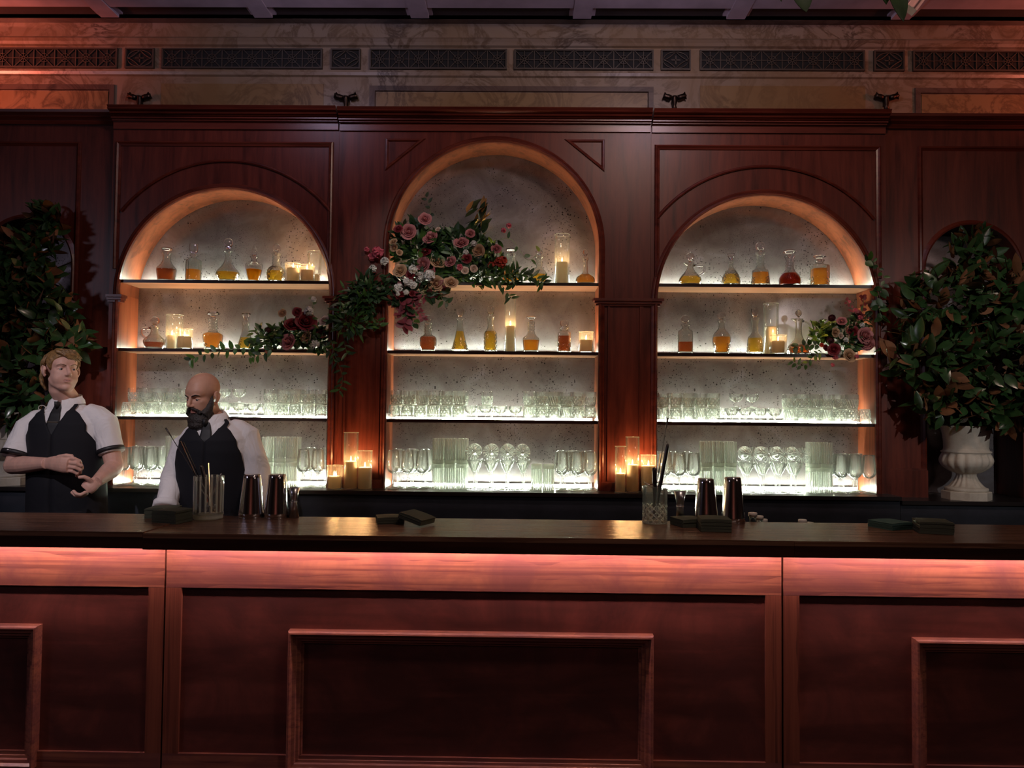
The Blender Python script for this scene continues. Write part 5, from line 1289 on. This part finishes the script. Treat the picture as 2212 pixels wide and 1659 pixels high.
class Torso:
    def __init__(s, rings): s.c = [at(px, py, Y) for px, py, Y, rx, ry in rings]; s.r = [(rx, ry) for *_, rx, ry in rings]; s.n = len(rings)-1
    def ev(s, u):
        u = max(0, min(s.n-1e-6, u)); i = int(u); f = u-i; f2 = f*f*(3-2*f)*.5+f*.5
        return s.c[i].lerp(s.c[i+1], f), s.r[i][0]+(s.r[i+1][0]-s.r[i][0])*f2, s.r[i][1]+(s.r[i+1][1]-s.r[i][1])*f2
    def __call__(s, u, a, off=0):
        c, rx, ry = s.ev(u); return c+Vector(((rx+off)*sin(a), -(ry+off)*cos(a), 0))
    def loft(s, mb, u0, u1, off, n=40, k=40):
        vs = [s(u0+(u1-u0)*i/n, 2*pi*j/k, off) for i in range(n+1) for j in range(k)]
        mb.add(vs, [(i*k+j, i*k+(j+1) % k, (i+1)*k+(j+1) % k, (i+1)*k+j) for i in range(n) for j in range(k)]+[tuple(range(k))[::-1], tuple(n*k+j for j in range(k))])
    def patch(s, name, mat, parent, u0, u1, ain, aout, off, n=40, k=10, th=.004):
        """cloth strip between angles ain(u), aout(u)"""
        vs = []
        for o_ in (off, off-th):
            for i in range(n+1):
                u = u0+(u1-u0)*i/n; a, b = ain(u), aout(u)
                vs += [s(u, a+(b-a)*j/k, o_) for j in range(k+1)]
        N = (n+1)*(k+1); q = k+1; fs = []
        for i in range(n):
            for j in range(k): a = i*q+j; f = (a, a+1, a+q+1, a+q); fs += [f, tuple(x+N for x in f[::-1])]
        rim = [j for j in range(q)]+[i*q+k for i in range(1, n+1)]+[n*q+j for j in range(k-1, -1, -1)]+[i*q for i in range(n-1, 0, -1)]
        fs += [(rim[j], rim[j]+N, rim[(j+1) % len(rim)]+N, rim[(j+1) % len(rim)]) for j in range(len(rim))]
        m = MB(); m.add(vs, fs, 0, True); return m.build(name, mat, parent)

def headbase(M, extra, young=False):
    """skull, jaw and neck fused and relaxed; returns a closed mesh to add to the body"""
    mb = MB(); P = lambda x, y, z: M @ Vector((x, y, z)); S = M.to_scale()[0]; R = M.to_3x3().normalized()
    B = lambda c, r: mb.ball(P(*c), tuple(q*S for q in r), rot=R, nu=24, nv=16)
    T = lambda pts, rad, n=12: mb.tube([P(*p) for p in pts], [q*S for q in rad], n)
    B((0, .015, .036 if young else .045), (.077, .098, .076 if young else .085)); B((0, -.028, -.036), (.066 if young else .064, .066, .084)); B((0, -.045, .035), (.062, .047, .048)); B((0, -.063, -.099), (.028, .026, .022))
    for sx in (-1, 1):
        B((sx*.043, -.004, -.062), (.020, .036, .036)); B((sx*.041, -.054, -.016), (.020, .023, .020))
        T([(0, -.066, -.100), (sx*.028, -.052, -.090), (sx*.047, -.014, -.070), (sx*.058, .004, -.04)], [.019, .021, .020, .016])
        if young: B((sx*.034, -.046, -.048), (.030, .036, .042))
    mb.tube(extra, [.056, .057, .060, .07], 24)
    t0 = bpy.data.objects.new('tmp', None); o = fuse(mb, 'tmp_head', .005, 14, [], t0); me = o.data
    vs = [v.co.copy() for v in me.vertices]; fs = [tuple(p.vertices) for p in me.polygons]
    bpy.data.objects.remove(o); bpy.data.objects.remove(t0); bpy.data.meshes.remove(me); return vs, fs
def headblobs(mb, M, jaw=1.0, young=False, lid=0, extra=None):
    P = lambda x, y, z: M @ Vector((x, y, z)); S = M.to_scale()[0]; R = M.to_3x3().normalized()
    B = lambda c, r: mb.ball(P(*c), tuple(q*S for q in r), rot=R, nu=20, nv=14)
    T = lambda pts, rad, n=10: mb.tube([P(*p) for p in pts], [q*S for q in rad] if isinstance(rad, (list, tuple)) else rad*S, n)
    vs, fs = headbase(M, extra, young); mb.add(vs, fs)
    for sx in (-1, 1):
        B((sx*.0105, -.0965, -.032), (.0085, .010, .0075))
        T([(sx*.048, -.064, .022), (sx*.03, -.080, .025), (sx*.010, -.085, .019)], [.008, .0095, .009])
        T([(sx*.046, -.068, .001), (sx*.039, -.0765, .0062-lid), (sx*.031, -.0805, .0074-lid), (sx*.02, -.0785, .0036-lid*.6), (sx*.016, -.077, 0)], .0046, 8)
        T([(sx*.046, -.068, -.001), (sx*.038, -.0745, -.0072), (sx*.029, -.077, -.0085), (sx*.018, -.076, -.003)], .0042, 8)
        Re = R @ Matrix.Rotation(sx*.42, 3, 'Z')
        mb.ball(P(sx*.083, .016, -.005), (.0075*S, .020*S, .031*S), rot=Re, nu=16, nv=12)
        T([(sx*.079, -.002, .0), (sx*.085, .004, .020), (sx*.089, .018, .025), (sx*.092, .031, .011), (sx*.089, .027, -.014), (sx*.082, .010, -.034), (sx*.079, .002, -.026)], [.004, .005, .005, .005, .005, .0065, .004], 8)
    T([(0, -.082, .020), (0, -.094, .002), (0, -.107, -.020), (0, -.110, -.027)], [.009, .0095, .011, .0115]); B((0, -.106, -.028), (.012, .011, .010))
    T([(0, -.091, -.036), (0, -.090, -.048)], .006); T([(-.025, -.077, -.0600), (-.012, -.0880, -.0548), (0, -.0900, -.0566), (.012, -.0880, -.0548), (.025, -.077, -.0600)], [.003, .0046, .0050, .0046, .003])
    T([(-.022, -.077, -.0640), (-.012, -.0865, -.0684), (0, -.0886, -.0694), (.012, -.0865, -.0684), (.022, -.077, -.0640)], [.003, .0054, .0062, .0054, .003])
def facepost(M):
    I = M.inverted()
    def f(co):
        p = I @ co
        if p.length > .2: return None
        dy = 0
        for sx in (-1, 1):
            e = ((p.x-sx*.031)/.016)**2+((p.z-.0)/.0085)**2
            if p.y < -.05: dy += .0055*exp(-e*1.1)
            if p.y < -.05: dy += .004*exp(-(((p.x-sx*.016)/.008)**2+((p.z-.006)/.010)**2))
        if p.y < -.05: dy += .0035*exp(-((p.x/.02)**2+((p.z+.082)/.008)**2))
        if dy > 1e-5: return M @ (p+Vector((0, dy, 0)))
    return f
def eyes(M, t, look, brow, browmat):
    for sx in (-1, 1):
        c = M @ Vector((sx*.031, -.0685, .0)); S = M.to_scale()[0]; m = MB(); m.ball(c, .0112*S, nu=16, nv=12)
        d = (M.to_3x3() @ Vector((look[0], -1, look[1]))).normalized(); m.ball(c+d*.0052*S, .0076*S, 1, nu=12, nv=8); m.build('eye', ['eye_white', 'eye_iris'], t)
        m = MB(); m.tube([M @ Vector(p) for p in ((sx*.012, -.0925, .0185), (sx*.022, -.0925, .0235), (sx*.036, -.0855, .0265), (sx*.050, -.0720, .0205))], [.0025*S, .0048*S*brow, .0042*S*brow, .0015*S], 8, flat=.8); m.build('eyebrow', browmat, t)
def fingers(mb, chains):
    for pts, r0, r1 in chains: mb.tube(pts, [r0+(r1-r0)*i/(len(pts)-1) for i in range(len(pts))], 10); mb.ball(pts[-1], r1*1.02, nu=10, nv=8); mb.ball(pts[0], r0, nu=10, nv=8)
def legs(mb, X, Y, top, rads, dx=.095):
    for sx in (-1, 1): mb.tube([(X+sx*dx, Y, top), (X+sx*(dx+.01), Y-.01, .50), (X+sx*(dx+.015), Y+.015, .08)], rads, 16)
def lower(t, X, Y, top):
    m = MB(); legs(m, X, Y, top, [.105, .075, .062]); m.ball((X, Y, top), (.185, .125, .12), nu=24, nv=14); fuse(m, 'trousers', .010, 3, ['trouser_black'], t)
    for sx in (-1, 1):
        m = MB(); m.ball((X+sx*.11, Y-.06, .045), (.046, .135, .045), nu=18, nv=12); m.box((X+sx*.11-.045, Y-.18, 0.0), (X+sx*.11+.045, Y+.07, .02)); m.build('shoe', 'shoe_black', t)
def collar(T, t, u, r, tipa=.5, drop=.05, tilt=0):
    c, rx, ry = T.ev(u); h = .036; m = MB(); n = 40; vs = []
    for (dz, q) in ((-.012, r+.012), (h, r+.002), (h+.001, r-.002), (-.012, r+.006)):
        for j in range(n+1):
            a = .16+(2*pi-.32)*j/n; k = .5+.5*cos(a); vs.append(c+Vector((q*sin(a), -q*cos(a)*1.0, dz-.020*k*(dz > 0)+.008*(1-k))))
    q = n+1; m.add(vs, [(i*q+j, i*q+j+1, (i+1) % 4*q+j+1, (i+1) % 4*q+j) for i in range(4) for j in range(n)], 0, True)
    for sx in (-1, 1):     # turned-down leaves
        g = 8; vs = []
        for i in range(g+1):
            a = sx*(.10+1.55*i/g); k = .5+.5*cos(a); top = c+Vector(((r+.004)*sin(a), -(r+.004)*cos(a), h-.020*k+.008*(1-k)+.001))
            low = c+Vector(((r+.026)*sin(a*1.0+sx*.18*(1-i/g)), -(r+.030)*cos(a), -.012-drop*exp(-((i-1.2)/2.2)**2)+.004*i/g)); vs += [top, (top+low)/2+Vector((sin(a), -cos(a), 0))*.006, low]
        m.add(vs+[v+Vector((0, .004, 0)) for v in vs], [(i*3+j, i*3+j+1, (i+1)*3+j+1, (i+1)*3+j) for i in range(g) for j in range(2)]+[((i+1)*3+j+27, (i+1)*3+j+28, i*3+j+28, i*3+j+27) for i in range(g) for j in range(2)], 0, True)
    m.build('collar', 'shirt_white', t)
def tie(T, t, utop, ubot, clip=None):
    c, rx, ry = T.ev(utop); p = T(utop, 0, .020); m = MB()
    m.tube([p+Vector((0, -.004, .012)), p+Vector((0, -.006, -.004)), p+Vector((0, 0, -.022))], [.021, .019, .012], 12, flat=.6); m.build('tie_knot', 'tie_black', t)
    o = T.patch('tie', 'tie_black', t, ubot, utop-.05, lambda u: -(.014+.022*min(1, (utop-u)/(utop-ubot)))/T.ev(u)[1], lambda u: (.014+.022*min(1, (utop-u)/(utop-ubot)))/T.ev(u)[1], .017, 24, 6, .005)
    if clip:
        m = MB(); a = .026/T.ev(clip)[1]; m.bar(T(clip, -a, .021), T(clip, a, .021), .005, .004); m.build('tie_clip', 'tie_clip_metal', o)

# --- blond bartender at left
XB = at(145, 960, 4.06); ZH = .90
t = thing('person', 'blond person in white short sleeves and black apron looking right, hands moving', 'person', (XB.x, 4.08, 0))
TB = Torso([(146, 1330, 4.08, .20, .15), (146, 1180, 4.08, .185, .135), (146, 1110, 4.08, .185, .138), (146, 1050, 4.07, .182, .138), (145, 1000, 4.07, .180, .132), (145, 950, 4.07, .186, .125), (145, 915, 4.07, .182, .112), (145, 894, 4.08, .150, .092), (146, 880, 4.09, .098, .075), (147, 868, 4.09, .064, .064), (147, 852, 4.08, .058, .060)])
HB = Matrix.Translation(at(134, 800, 4.03)) @ Matrix.Rotation(radians(50), 4, 'Z') @ Matrix.Rotation(radians(-3), 4, 'X') @ Matrix.Scale(.96, 4)
def WP(px, py, Y): return at(px, py, Y)
b = MB(); TB.loft(b, 1.2, 9.9, -.012); headblobs(b, HB, 1.05, True, .001, [HB @ Vector((0, .018, -.05)), HB @ Vector((0, .02, -.10)), TB.ev(9.2)[0], TB.ev(8.4)[0]])
legs(b, XB.x, 4.08, ZH, [.09, .062, .045])
for sx in (-1, 1): b.ball((XB.x+sx*.11, 4.03, .05), (.04, .11, .04))
shR, elR, wrR = WP(64, 925, 4.07), WP(28, 1006, 3.99), WP(102, 1001, 3.85)
shL, elL, wrL = WP(226, 913, 4.07), WP(247, 1008, 4.04), WP(208, 1041, 3.87)
b.tube([shR, shR.lerp(elR, .5), elR], [.052, .048, .044], 16); b.ball(elR, .045)
b.tube([elR, elR.lerp(wrR, .3), elR.lerp(wrR, .7), wrR], [.044, .047, .037, .030], 16)
b.tube([shL, shL.lerp(elL, .5), elL], [.052, .048, .044], 16); b.ball(elL, .044)
b.tube([elL, elL.lerp(wrL, .3), elL.lerp(wrL, .7), wrL], [.044, .046, .036, .029], 16)
# right hand: back of the hand to the viewer, fingers curling away
b.tube([wrR, WP(118, 1001, 3.825), WP(136, 1003, 3.81), WP(150, 1005, 3.805)], [.030, .038, .043, .040], 16, flat=.55, ref=(0, 1, 0))
fingers(b, [([WP(147, 990, 3.81), WP(161, 991, 3.80), WP(172, 996, 3.812), WP(174, 1001, 3.835)], .0108, .0090), ([WP(150, 999, 3.805), WP(165, 1001, 3.795), WP(176, 1006, 3.808), WP(177, 1012, 3.834)], .0110, .0092),
            ([WP(150, 1008, 3.805), WP(163, 1010, 3.797), WP(173, 1015, 3.810), WP(173, 1021, 3.834)], .0108, .0090), ([WP(146, 1016, 3.81), WP(157, 1018, 3.803), WP(166, 1023, 3.813), WP(166, 1028, 3.832)], .0098, .0082),
            ([WP(116, 993, 3.83), WP(128, 987, 3.812), WP(143, 984, 3.803), WP(155, 985, 3.806)], .0130, .0095)])
# left hand: cupped open, thumb above, fingers below
b.tube([wrL, WP(200, 1046, 3.855), WP(192, 1052, 3.845), WP(186, 1058, 3.84)], [.029, .036, .038, .034], 16, flat=.62, ref=(0, 1, 0))
fingers(b, [([WP(184, 1064, 3.80), WP(174, 1069, 3.785), WP(165, 1067, 3.78), WP(159, 1061, 3.785)], .0098, .0082), ([WP(185, 1066, 3.82), WP(174, 1072, 3.81), WP(163, 1070, 3.805), WP(156, 1064, 3.808)], .0100, .0084),
            ([WP(186, 1067, 3.842), WP(176, 1073, 3.836), WP(166, 1072, 3.832), WP(159, 1066, 3.832)], .0098, .0080), ([WP(188, 1066, 3.864), WP(179, 1072, 3.86), WP(171, 1072, 3.857), WP(165, 1067, 3.856)], .0088, .0072),
            ([WP(198, 1042, 3.845), WP(190, 1034, 3.825), WP(181, 1030, 3.812), WP(172, 1031, 3.806)], .0125, .0088)])
IB = HB.inverted()
def mB(p):
    q = IB @ p
    return 1 if q.y < -.07 and (q.x/.023)**2+((q.z+.0622)/.0098)**2 < 1 and q.length < .2 else 0
fuse(b, 'body', .0030, 3, ['skin_fair', 'lip_fair'], t, facepost(HB), mB)
eyes(HB, t, (.25, .02), .7, 'brow_brown')
m = MB(); m.ball(HB @ Vector((0, -.0845, -.0624)), (.017, .008, .0036), rot=HB.to_3x3().normalized()); m.build('mouth', 'mouth_dark', t)
# hair
def hairline(y): 
    pts = [(-.2, .066), (-.078, .066), (-.05, .038), (-.030, .0), (-.018, -.012), (-.008, .026), (.028, .024), (.040, -.05), (.2, -.06)]
    for (a, z0), (c, z1) in zip(pts, pts[1:]):
        if a <= y <= c: return z0+(z1-z0)*(y-a)/(c-a)
    return -.06
m = MB(); NU_, NV_ = 110, 60; vs = []
for i in range(NV_+1):
    ph = pi*i/NV_
    for j in range(NU_):
        th = 2*pi*j/NU_; d = Vector((sin(ph)*cos(th), sin(ph)*sin(th), cos(ph))); p = Vector((.079*d.x, .100*d.y, .078*d.z))+Vector((0, .015, .036)); e = p.z-hairline(p.y)
        k = max(0, min(1, e/.012+.2)); st_ = noise.noise(Vector((d.x*14, d.y*5+d.z*3, d.z*14)))*.005+noise.noise(d*38)*.0022
        p += d*(-.012+k*(.018+st_+.006*max(0, d.y)+.008*max(0, d.z)*max(0, -d.y))); vs.append(HB @ p)
m.add(vs, [(i*NU_+j, (i+1)*NU_+j, (i+1)*NU_+(j+1) % NU_, i*NU_+(j+1) % NU_) for i in range(NV_) for j in range(NU_)], 0, True)
r = random.Random(4)
for k in range(46):      # neck-length locks at the back, then the swept fringe
    a = r.uniform(-1.25, 1.25)+(pi/2); x, y = .080*cos(a), .020+.098*sin(a)
    if y < .045: y = .045
    m.tube([HB @ Vector(q) for q in ((x*.98, y*.98, r.uniform(-.01, .04)), (x*1.10, y*1.06+.006, -.035), (x*1.02, y*1.02+.004, -.075), (x*.86, y*.9, -.098+r.uniform(-.012, .01)))], [.009, .012, .010, .003], 7)
for k in range(14):
    u = k/13; x0 = -.05+.05*u
    m.tube([HB @ Vector(q) for q in ((x0*.7, -.020, .104), (x0+.004, -.070, .094), (x0+.036, -.090, .078), (x0+.056, -.088+.014*u, .056))], [.010, .011, .009, .004], 8)
ho = fuse(m, 'hair', .0030, 8, ['hair_blond'], t)
m = MB()
for k in range(170):     # loose strands over the combed mass
    u = r.random(); x0 = -.058+.066*u; z0 = .110+r.uniform(-.004, .008); w_ = r.uniform(-.01, .012)
    m.tube([HB @ Vector(q) for q in ((x0*.6, .012, .113), (x0*.85, -.046, z0-.006), (x0+.026, -.088+r.uniform(-.006, .004), z0-.022+w_), (x0+.050, -.092+.012*u, z0-.040+w_), (x0+.064+r.uniform(-.008, .010), -.086+.014*u, z0-.056+r.uniform(-.012, .012)))], [.0014, .0030, .0034, .0026, .0006], 5)
for k in range(150):
    a = r.uniform(-.2, pi+.2); x, y = .084*cos(a), .018+.104*sin(a); y = max(y, -.012); z1 = r.uniform(-.09, -.05) if y > .04 else r.uniform(.018, .035)
    m.tube([HB @ Vector(q) for q in ((x*.55, y*.5, .108), (x*.92, y*.9, .080), (x*1.10, y*1.06, .040+r.uniform(-.01, .01)), (x*1.08+r.uniform(-.004, .004), y*1.06, (.035+z1)/2), (x*(1.0 if y < .04 else .92), y*(1.0 if y < .04 else .94), z1))], [.0012, .0030, .0034, .0030, .0006], 5)
m.build('hair_strands', 'hair_blond', ho)
# clothes
s = MB(); TB.loft(s, 1.0, 8.7, .007)
s.tube([WP(104, 902, 4.08), WP(84, 908, 4.08), shR, shR.lerp(elR, .40), shR.lerp(elR, .77)+Vector((.008, -.01, 0))], [.050, .062, .072, .073, .080], 22)
s.tube([WP(188, 890, 4.08), WP(208, 898, 4.08), shL, shL.lerp(elL, .40), shL.lerp(elL, .70)], [.050, .058, .066, .064, .066], 22)
fuse(s, 'shirt', .0055, 5, ['shirt_white'], t, lambda p: p+Vector((0, 0, 0)) if 0 else p+Vector((noise.noise(p*13)*.006, noise.noise(p*13+Vector((7, 0, 0)))*.006, 0)))
for c0, d0, rr, nm in ((shR.lerp(elR, .72)+Vector((.008, -.008, 0)), (elR-shR), .0815, 'sleeve_garter'), (shL.lerp(elL, .63), (elL-shL), .0685, 'sleeve_garter')):
    d0 = d0.normalized(); m = MB(); m.tube([c0-d0*.011, c0-d0*.010, c0+d0*.010, c0+d0*.011], [rr-.004, rr, rr, rr-.004], 28); m.build(nm, 'garter_black', t)
collar(TB, t, 9.0, .064); tie(TB, t, 8.55, 5.2, 6.2)
vb = 5.35
for sx in (-1, 1):
    ai = lambda u, sx=sx: sx*(0 if u < vb else (.50 if sx < 0 else .40)*min(1, (u-vb)/2.2)**.9+max(0, u-7.4)*(.55 if sx < 0 else .35))
    ao = lambda u, sx=sx: sx*(1.75 if u < 3.6 else 1.75-.90*min(1, (u-3.6)/2.0) if u < 6 else max(abs(ai(u))+.20, .85-.10*(u-6)))
    TB.patch('apron', 'apron_black', t, .0, 8.9, ai, ao, .020, 70, 12)
pc = TB(7.9, -.80, .026); m = MB(); m.tube([pc+Vector((.019*cos(a), -.003, .013*sin(a))) for a in [2*pi*i/20 for i in range(21)]], .0022, 6, caps=False); m.build('strap_ring', 'cord_cream', t)
lower(t, XB.x, 4.08, ZH)

# --- bald bearded bartender
XD = at(465, 1000, 4.06)
t = thing('person', 'bald bearded person in white shirt and black apron leaning forward over bar', 'person', (XD.x, 4.08, 0))
TD = Torso([(470, 1330, 4.10, .20, .15), (468, 1180, 4.10, .19, .14), (466, 1110, 4.10, .19, .14), (465, 1060, 4.08, .188, .14), (465, 1015, 4.06, .190, .135), (465, 975, 4.04, .192, .125), (464, 950, 4.03, .182, .115), (464, 930, 4.03, .152, .096), (462, 915, 4.03, .110, .078), (457, 903, 4.03, .068, .066), (453, 890, 4.02, .060, .060)])
HD = Matrix.Translation(at(438, 857, 3.985)) @ Matrix.Rotation(radians(-21), 4, 'Z') @ Matrix.Rotation(radians(13), 4, 'X') @ Matrix.Scale(.95, 4)
b = MB(); TD.loft(b, 1.2, 9.9, -.012); headblobs(b, HD, 1.0, False, .0030, [HD @ Vector((0, .018, -.05)), HD @ Vector((0, .026, -.10)), TD.ev(9.2)[0], TD.ev(8.4)[0]])
legs(b, XD.x, 4.08, ZH, [.09, .062, .045])
for sx in (-1, 1): b.ball((XD.x+sx*.11, 4.03, .05), (.04, .11, .04))
shR, elR, wrR = WP(398, 964, 4.05), WP(374, 1035, 4.02), WP(358, 1094, 3.92)
shL, elL, wrL = WP(530, 940, 4.06), WP(556, 1035, 4.05), WP(548, 1112, 3.92)
for sh_, el_, wr_, sg in ((shR, elR, wrR, 1), (shL, elL, wrL, -1)):
    b.tube([sh_, sh_.lerp(el_, .5), el_], [.052, .047, .043], 16); b.ball(el_, .043); b.tube([el_, el_.lerp(wr_, .35), wr_], [.043, .044, .030], 16)
    d = (wr_-el_).normalized(); pm = wr_+d*.055+Vector((0, -.02, 0)); b.tube([wr_, wr_+d*.02, pm, pm+d*.02+Vector((0, -.01, 0))], [.030, .036, .041, .038], 14, flat=.55, ref=(0, 1, 0))
    fingers(b, [([pm+Vector((sg*x, -.005, -.01)), pm+Vector((sg*x*1.1, -.018, -.045)), pm+Vector((sg*x*1.1, -.010, -.07)), pm+Vector((sg*x, .008, -.085+abs(x)*.4))], .0096, .008) for x in (-.030, -.010, .010, .030)]+
            [([wr_+d*.025+Vector((sg*.02, -.01, 0)), wr_+d*.05+Vector((sg*.045, -.025, 0)), wr_+d*.075+Vector((sg*.05, -.035, -.004)), wr_+d*.095+Vector((sg*.045, -.036, -.006))], .0125, .009)])
ID = HD.inverted()
def mD(p):
    q = ID @ p
    if q.length > .2: return 0
    if q.y < -.07 and (q.x/.023)**2+((q.z+.0622)/.0105)**2 < 1: return 1
    return 0
fuse(b, 'body', .0030, 3, ['skin_tan', 'lip_tan'], t, facepost(HD), mD)
eyes(HD, t, (-.1, -.35), .85, 'hair_black')
# beard
m = MB(); P = lambda *q: HD @ Vector(q); S = .95; R_ = HD.to_3x3().normalized()
for c0, rr in (((0, -.055, -.112), (.056, .050, .045)), ((0, -.060, -.140), (.058, .052, .036)), ((0, -.050, -.118), (.066, .055, .044)), ((-.038, -.030, -.10), (.032, .045, .045)), ((.038, -.030, -.10), (.032, .045, .045)), ((0, -.068, -.092), (.030, .028, .014))):
    m.ball(P(*c0), tuple(q*S for q in rr), rot=R_, nu=20, nv=14)
for sx in (-1, 1):
    m.tube([P(sx*.073, -.004, .004), P(sx*.069, -.016, -.03), P(sx*.058, -.034, -.066), P(sx*.044, -.058, -.088)], [.004, .014, .024, .026], 12)
    m.tube([P(sx*.003, -.0995, -.0445), P(sx*.016, -.0965, -.047), P(sx*.030, -.084, -.058), P(sx*.036, -.072, -.075)], [.006, .0075, .0085, .014], 10)
fuse(m, 'beard', .0028, 3, ['hair_black'], t, lambda p: p+Vector((noise.noise(p*170), noise.noise(p*170+Vector((5, 2, 1))), noise.noise(p*120+Vector((1, 9, 4)))))*.0024)
s = MB(); TD.loft(s, 1.0, 8.7, .007)
s.tube([WP(428, 938, 4.05), shR, elR, elR.lerp(wrR, .5), wrR+Vector((0, .01, .005))], [.052, .068, .060, .058, .056], 22)
s.tube([WP(498, 922, 4.05), WP(512, 928, 4.05), shL, shL.lerp(elL, .5), elL, elL.lerp(wrL, .5), wrL], [.046, .058, .072, .077, .075, .068, .058], 22)
fuse(s, 'shirt', .0055, 5, ['shirt_white'], t, lambda p: p+Vector((noise.noise(p*12)*.007, noise.noise(p*12+Vector((7, 0, 0)))*.007, 0)))
for wr_, el_ in ((wrR, elR), (wrL, elL)):
    d = (wr_-el_).normalized(); m = MB(); m.tube([wr_-d*.022, wr_-d*.018, wr_+d*.010, wr_+d*.014], [.055, .064, .063, .052], 24); m.build('rolled_cuff', 'shirt_white', t)
collar(TD, t, 9.0, .068, drop=.045); tie(TD, t, 8.35, 5.2)
vb = 5.9
for sx in (-1, 1):
    ai = lambda u, sx=sx: sx*(0 if u < vb else .42*min(1, (u-vb)/1.6)**.9+max(0, u-7.4)*.45)
    ao = lambda u, sx=sx: sx*(1.25 if u < 3 else 1.25-.42*min(1, (u-3)/2.5) if u < 6 else max(abs(ai(u))+.22, .83-.08*(u-6)))
    TD.patch('apron', 'apron_black', t, .0, 8.9, ai, ao, .020, 70, 12)
kn = TD(8.6, 2.2, .02)+Vector((.03, 0, .02)); m = MB(); m.tube([TD(8.9, 1.35, .012), TD(8.9, 2.0, .014)+Vector((.02, 0, .01)), kn], [.007, .008, .006], 8, flat=.5); m.build('neck_strap', 'apron_black', t)
lower(t, XD.x, 4.10, ZH)
# ------------------------------------------------------------------ lights & render settings
w = bpy.data.worlds.new('world'); SC.world = w; w.use_nodes = True
w.node_tree.nodes['Background'].inputs[0].default_value = (.55, .42, .5, 1); w.node_tree.nodes['Background'].inputs[1].default_value = .02
light('AREA', 'overhead_fill', (1.02, 2.0, 4.02), 18, (1.0, .70, .56), .35, .35, target=(.2, 4.6, 2.2))  # added overhead light for facade and cornice highlights, not a known fitting
light('AREA', 'side_fill', (4.95, -.6, 3.4), 8, (1.0, .70, .60), .3, .3, target=(1.2, 4.2, 1.6))  # added warm fill from the right, not a fitting of the room
light('AREA', 'side_fill', (-4.95, .6, 2.9), 9, (.84, .76, 1.0), .3, .3, target=(-2.0, 4.0, 1.4))  # added cool fill from the left, aimed at the bartenders
light('SPOT', 'red_uplight', (-4.3, 3.9, 3.5), 110, (1.0, .20, .12), .10, target=(-3.5, YW, 3.95), spot=62, blend=.9)
light('SPOT', 'red_uplight', (4.4, 3.8, 3.5), 70, (1.0, .22, .13), .10, target=(3.3, YW, 3.95), spot=70, blend=.9)
light('AREA', 'purple_wash', (.92, 3.5, 3.75), 5, (.80, .68, 1.0), .3, .3, target=(.9, 4.6, 4.2))
light('AREA', 'purple_wash', (-1.43, 3.5, 3.75), 4.5, (.80, .68, 1.0), .3, .3, target=(-1.6, 4.6, 4.2))
light('SPOT', 'pin_spot', (-.6, .6, 3.98), 85, (1.0, .93, .88), .03, target=(-.72, 4.55, 2.34), spot=14, blend=.8)
light('SPOT', 'pin_spot', (3.3, -.6, 2.9), 150, (1.0, .96, .93), .03, target=(2.62, 4.5, 1.72), spot=23, blend=.8)
light('SPOT', 'pin_spot', (-2.0, .2, 4.0), 260, (1.0, .90, .96), .04, target=(-2.12, 4.0, 1.5), spot=25, blend=.8)
light('POINT', 'leaf_tip_fill', (1.22, .9, 3.2), 5, (1.0, .75, .68), .05)  # added point light that brightens the hanging leaf tips and pole
light('AREA', 'front_wall_fill', (0, -2.4, 1.2), 14, (1.0, .34, .26), 2.0, .3, target=(0, -3.2, 2.2))  # added red light on the unseen front wall, for reflections in the tins
vs = SC.view_settings
SC.display_settings.display_device = 'sRGB'
vs.view_transform = 'Standard'; vs.look = 'None'; vs.exposure = .12; vs.gamma = 1; vs.use_curve_mapping = False
cy = SC.cycles
cy.use_denoising = True
try: cy.denoiser = 'OPENIMAGEDENOISE'
except Exception: pass
cy.max_bounces = 14; cy.diffuse_bounces = 4; cy.glossy_bounces = 5; cy.transmission_bounces = 14; cy.transparent_max_bounces = 32
cy.caustics_reflective = False; cy.caustics_refractive = True; cy.blur_glossy = 1.0
cy.sample_clamp_indirect = 4.0; cy.sample_clamp_direct = 0
cy.use_adaptive_sampling = True; cy.adaptive_threshold = .02
